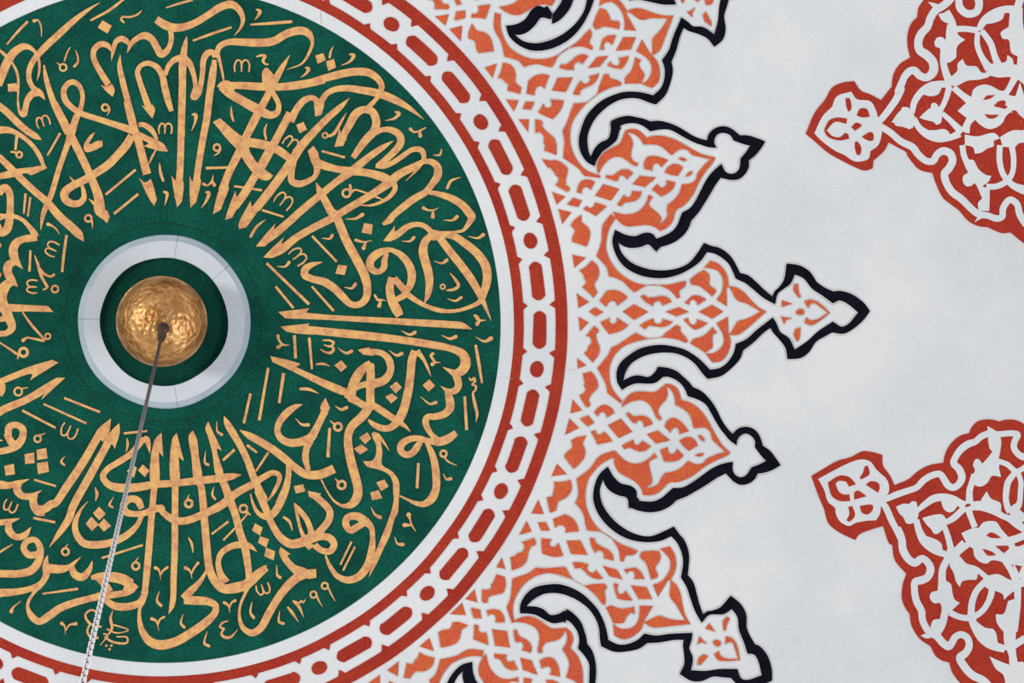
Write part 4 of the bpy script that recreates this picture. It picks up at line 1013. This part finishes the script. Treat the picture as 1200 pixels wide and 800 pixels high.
def grow(P, o):
    n = len(P); ar = sum(P[i][0] * P[(i + 1) % n][1] - P[(i + 1) % n][0] * P[i][1] for i in range(n)); o = -o if ar > 0 else o
    out = []
    for i in range(n):
        a, b, c = P[i - 1], P[i], P[(i + 1) % n]; dx, dy = c[0] - a[0], c[1] - a[1]; l = math.hypot(dx, dy) or 1
        out.append((b[0] - dy / l * o, b[1] + dx / l * o))
    return out
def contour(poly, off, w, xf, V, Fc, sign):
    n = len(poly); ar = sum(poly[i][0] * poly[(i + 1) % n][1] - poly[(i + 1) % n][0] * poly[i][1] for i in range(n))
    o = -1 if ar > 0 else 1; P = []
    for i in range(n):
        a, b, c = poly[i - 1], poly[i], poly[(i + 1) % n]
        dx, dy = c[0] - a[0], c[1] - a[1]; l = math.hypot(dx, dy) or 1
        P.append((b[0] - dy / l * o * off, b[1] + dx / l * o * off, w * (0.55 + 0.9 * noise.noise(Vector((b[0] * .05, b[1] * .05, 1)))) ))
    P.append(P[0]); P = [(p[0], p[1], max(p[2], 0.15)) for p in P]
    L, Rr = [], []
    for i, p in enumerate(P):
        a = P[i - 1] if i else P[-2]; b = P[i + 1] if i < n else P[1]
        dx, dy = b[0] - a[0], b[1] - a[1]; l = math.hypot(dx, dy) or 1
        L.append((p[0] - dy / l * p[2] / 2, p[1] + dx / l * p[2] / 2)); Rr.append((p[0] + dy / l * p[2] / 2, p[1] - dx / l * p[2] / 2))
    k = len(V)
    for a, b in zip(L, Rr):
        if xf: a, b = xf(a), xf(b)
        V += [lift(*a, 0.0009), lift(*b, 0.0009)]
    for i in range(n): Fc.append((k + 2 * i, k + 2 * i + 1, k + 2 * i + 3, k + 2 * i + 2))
def lobe(data, xf, label, group, cpt):
    c = xf(cpt) if xf else cpt; an = lift(*c, 0.002)
    t = thing('arabesque_lobe', label, 'ornament', an, group)
    i = 0; CV, CF = [], []
    for line in data.split('\n'):
        line = line.strip()
        if not line: continue
        kind, d, _ = parse(line)
        P = smooth_poly(d[0], d[1])
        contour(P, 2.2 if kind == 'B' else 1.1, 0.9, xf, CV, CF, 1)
        if kind == 'B': slab('black_outline', grow(P, 0.45), 0, 0.0034, 'black', t, an, xf)
        else: slab('painted_field', P, 0, 0.0028 + (i % 5) * 0.00008, 'orange', t, an, xf)
        i += 1
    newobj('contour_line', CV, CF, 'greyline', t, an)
    return t
B0 = dict(cu=(721, 269.5), cl=(729.75, 446.5), tip=(1019, 364.4), wu=(922, 309), wl=(923, 420.4), pu=(827, 287), pl=(829.4, 443.5), wa=(906, 364), e4=(698.5, 365), g6=(832.8, 365.1), e7=(744.6, 365.6))
def bigwarp(d, turn):
    ks = list(d); src = [B0[k] for k in ks]; dst = [d[k] for k in ks]
    r = rot(turn)
    for k in B0:
        if k not in d:
            pass
    return warp(src, dst)
lobe(BIG, None, 'orange pointed lobe with large black spearhead tip pointing straight right', 'large pointed lobes round the red border', (830, 365))
lobe(BIG, bigwarp(dict(cu=(712.4, 547), cl=(615.6, 711), tip=(904, 797), wu=(856, 698.6), wl=(797, 789), pu=(790, 619.6), pl=(705, 756.4), wa=(817, 735), e4=(637.5, 616.5), g6=(751.6, 694), e7=(675.6, 641)), 29.6),
     'orange pointed lobe with black spearhead tip cut by the bottom edge', 'large pointed lobes round the red border', (830, 365))
up = rot(-30.3)
lobe(BIG, bigwarp(dict(cu=(593, 31), cl=(692, 185.6), pl=(768.4, 121.6), wl=(838, 54.4), wa=(796, 13.6), e4=(618, 123), g6=(733.6, 51.6), e7=(659, 98.4), tip=(862, -44), pu=up(B0['pu'])), -30),
     'orange pointed lobe with black spearhead tip cut by the top edge', 'large pointed lobes round the red border', (830, 365))
r60 = rot(59.2, 0.99)
lobe(BIG, r60, 'orange lobe at the bottom edge nearest the hanging chain, mostly cut off', 'large pointed lobes round the red border', (830, 365))
S0 = dict(kd=(687.9, 493.1), m4=(726.5, 501.9), m7=(771.3, 511.9), o2=(806.9, 520), ti=(855.6, 530), tb=(914.4, 544.8), cu=(780.6, 449.4), cl=(753.75, 580), nt=(858.5, 508.8), nl=(850.6, 554), bs=(771.25, 430), be=(736.25, 591.9), be2=(746, 586.5))
lobe(SMALL, None, 'small orange lobe with plain white black-edged trefoil tip, below the centre', 'small pointed lobes round the red border', (780, 512))
d = dict(kd=(673.6, 238), m4=(712, 226), m7=(753.6, 213), o2=(790.4, 199.6), ti=(838.4, 184), tb=(896.4, 165.6), cu=(733, 152.4), cl=(774, 270), nt=(828, 164.4), nl=(844, 209), bs=(715.6, 142), be2=(769, 280))
lobe(SMALL, warp([S0[k] for k in d], list(d.values())), 'small orange lobe with plain white black-edged trefoil tip, above the centre', 'small pointed lobes round the red border', (780, 512))
r43 = rot(29.8, 0.99)
d = dict(kd=(558, 717.6), m4=(587, 748), m7=(618, 780), bs=(664, 713), tb=r43(S0['tb']), cu=(664, 736), cl=r43(S0['cl']))
lobe(SMALL, warp([S0[k] for k in d], list(d.values())), 'small orange lobe beside a black hook, cut by the bottom edge', 'small pointed lobes round the red border', (780, 512))
lobe(SMALL, rot(-58.8, 0.985), 'small orange lobe corner cut by the top edge right of the red border', 'small pointed lobes round the red border', (780, 512))

# ------------------------------------------------------------------ two big red medallions at the right
def medallion(data, c, label):
    xf = None; an = lift(*c, 0.002)
    t = thing('arabesque_medallion', label, 'medallion', an, 'red arabesque medallions')
    i = 0
    for line in data.split('\n'):
        line = line.strip()
        if not line: continue
        kind, d, _ = parse(line); i += 1
        if kind == 'V':
            V, Fc = stroke_mesh(d[0], 0.002, 0.0048 + (i % 7) * 0.0001, 6, xf)
            newobj('white_vine', V, Fc, 'plaster', t, an)
        else:
            nm, m, h0, h1 = {'G': ('red_ground', 'medred', 0, 0.0032), 'W': ('white_leaf', 'plaster', 0.002, 0.0048 + (i % 7) * 0.0001), 'R': ('red_inlay', 'medred', 0.004, 0.0062)}[kind]
            slab(nm, smooth_poly(d[0], d[1]), h0, h1, m, t, an, xf)
    return t
medallion(MED, (1180, 650), 'deep red medallion with white vines at the lower right edge')
medallion(MED2, (1190, 110), 'deep red medallion with white vines at the upper right edge')

# ------------------------------------------------------------------ brass ball and chain
def at_depth(px, py, z):
    d = ray(px, py); return CAM + d * ((z - CAM.z) / d.z)
bc = at_depth(189.4, 376.5, ZA - 0.24)
br = 53.0 * (bc - CAM).length / F
ball = thing('brass_ball', 'hammered brass ball hanging at the centre of the green medallion', 'ball', bc)
def lathe(name, prof, m, parent, c, n=64, smooth=True, anchor=None):
    V, Fc = [], []
    for r, z in prof:
        for j in range(n):
            a = 2 * math.pi * j / n; V.append(Vector((c.x + r * math.cos(a), c.y + r * math.sin(a), c.z + z)))
    for i in range(len(prof) - 1):
        for j in range(n):
            a, b = i * n + j, i * n + (j + 1) % n
            Fc.append((a, b, b + n, a + n))
    Fc.append(tuple(range(n))[::-1]); Fc.append(tuple(range((len(prof) - 1) * n, len(prof) * n)))
    return newobj(name, V, Fc, m, parent, anchor if anchor is not None else c, smooth)
low = [(br * math.cos(math.radians(t)) * 0.985, -br * 0.94 * math.sin(math.radians(t))) for t in range(86, -1, -4)]
lathe('lower_bowl', low, 'brass', ball, bc)
lathe('upper_bowl', [(br * math.cos(math.radians(t)) * 0.985, br * 0.9 * math.sin(math.radians(t))) for t in range(0, 87, 4)], 'brass', ball, bc)
lathe('rim_seam', [(br * 0.97, -0.006), (br * 1.0, -0.004), (br * 1.003, 0), (br * 1.0, 0.004), (br * 0.97, 0.006)], 'brass', ball, bc)
lathe('stem', [(0.03, br * 0.85), (0.03, 0.2), (0.075, 0.215), (0.075, 0.234)], 'brass', ball, bc, 24)
# chain hangs plumb from the bottom of the ball
top = at_depth(191.6, 384.5, bc.z - br * 0.93)
cx_, cy_ = top.x, top.y
ch = thing('hanging_chain', 'long thin chain hanging from the brass ball down to the lower left', 'chain', top)
lathe('socket', [(0.021, 0.02), (0.023, -0.004), (0.012, -0.008)], 'iron', ch, top, 20)
lathe('shackle', [(0.011, 0.01), (0.013, -0.12), (0.017, -0.14), (0.018, -0.30), (0.012, -0.46), (0.006, -0.50)], 'iron', ch, top, 16)
def link_mesh(name):
    V, Fc = [], []; n, k = 14, 6; Lh, Wd, rr = 0.0225, 0.0044, 0.0027
    for i in range(n):
        a = 2 * math.pi * i / n
        x = Wd * math.cos(a); z = Wd * math.sin(a) + (Lh - Wd if math.sin(a) > 0 else -(Lh - Wd))
        nx, nz = math.cos(a), math.sin(a)
        for j in range(k):
            b = 2 * math.pi * j / k
            V.append((x + nx * rr * math.cos(b), rr * math.sin(b), z + nz * rr * math.cos(b)))
    for i in range(n):
        for j in range(k):
            Fc.append((i * k + j, ((i + 1) % n) * k + j, ((i + 1) % n) * k + (j + 1) % k, i * k + (j + 1) % k))
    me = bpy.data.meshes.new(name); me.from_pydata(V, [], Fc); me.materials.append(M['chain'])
    for p in me.polygons: p.use_smooth = True
    return me
lathe('dark_core', [(0.0036, -0.45), (0.0036, 7.7 - top.z)], 'iron', ch, top, 8)  # thin dark rod added through the links to darken their gaps
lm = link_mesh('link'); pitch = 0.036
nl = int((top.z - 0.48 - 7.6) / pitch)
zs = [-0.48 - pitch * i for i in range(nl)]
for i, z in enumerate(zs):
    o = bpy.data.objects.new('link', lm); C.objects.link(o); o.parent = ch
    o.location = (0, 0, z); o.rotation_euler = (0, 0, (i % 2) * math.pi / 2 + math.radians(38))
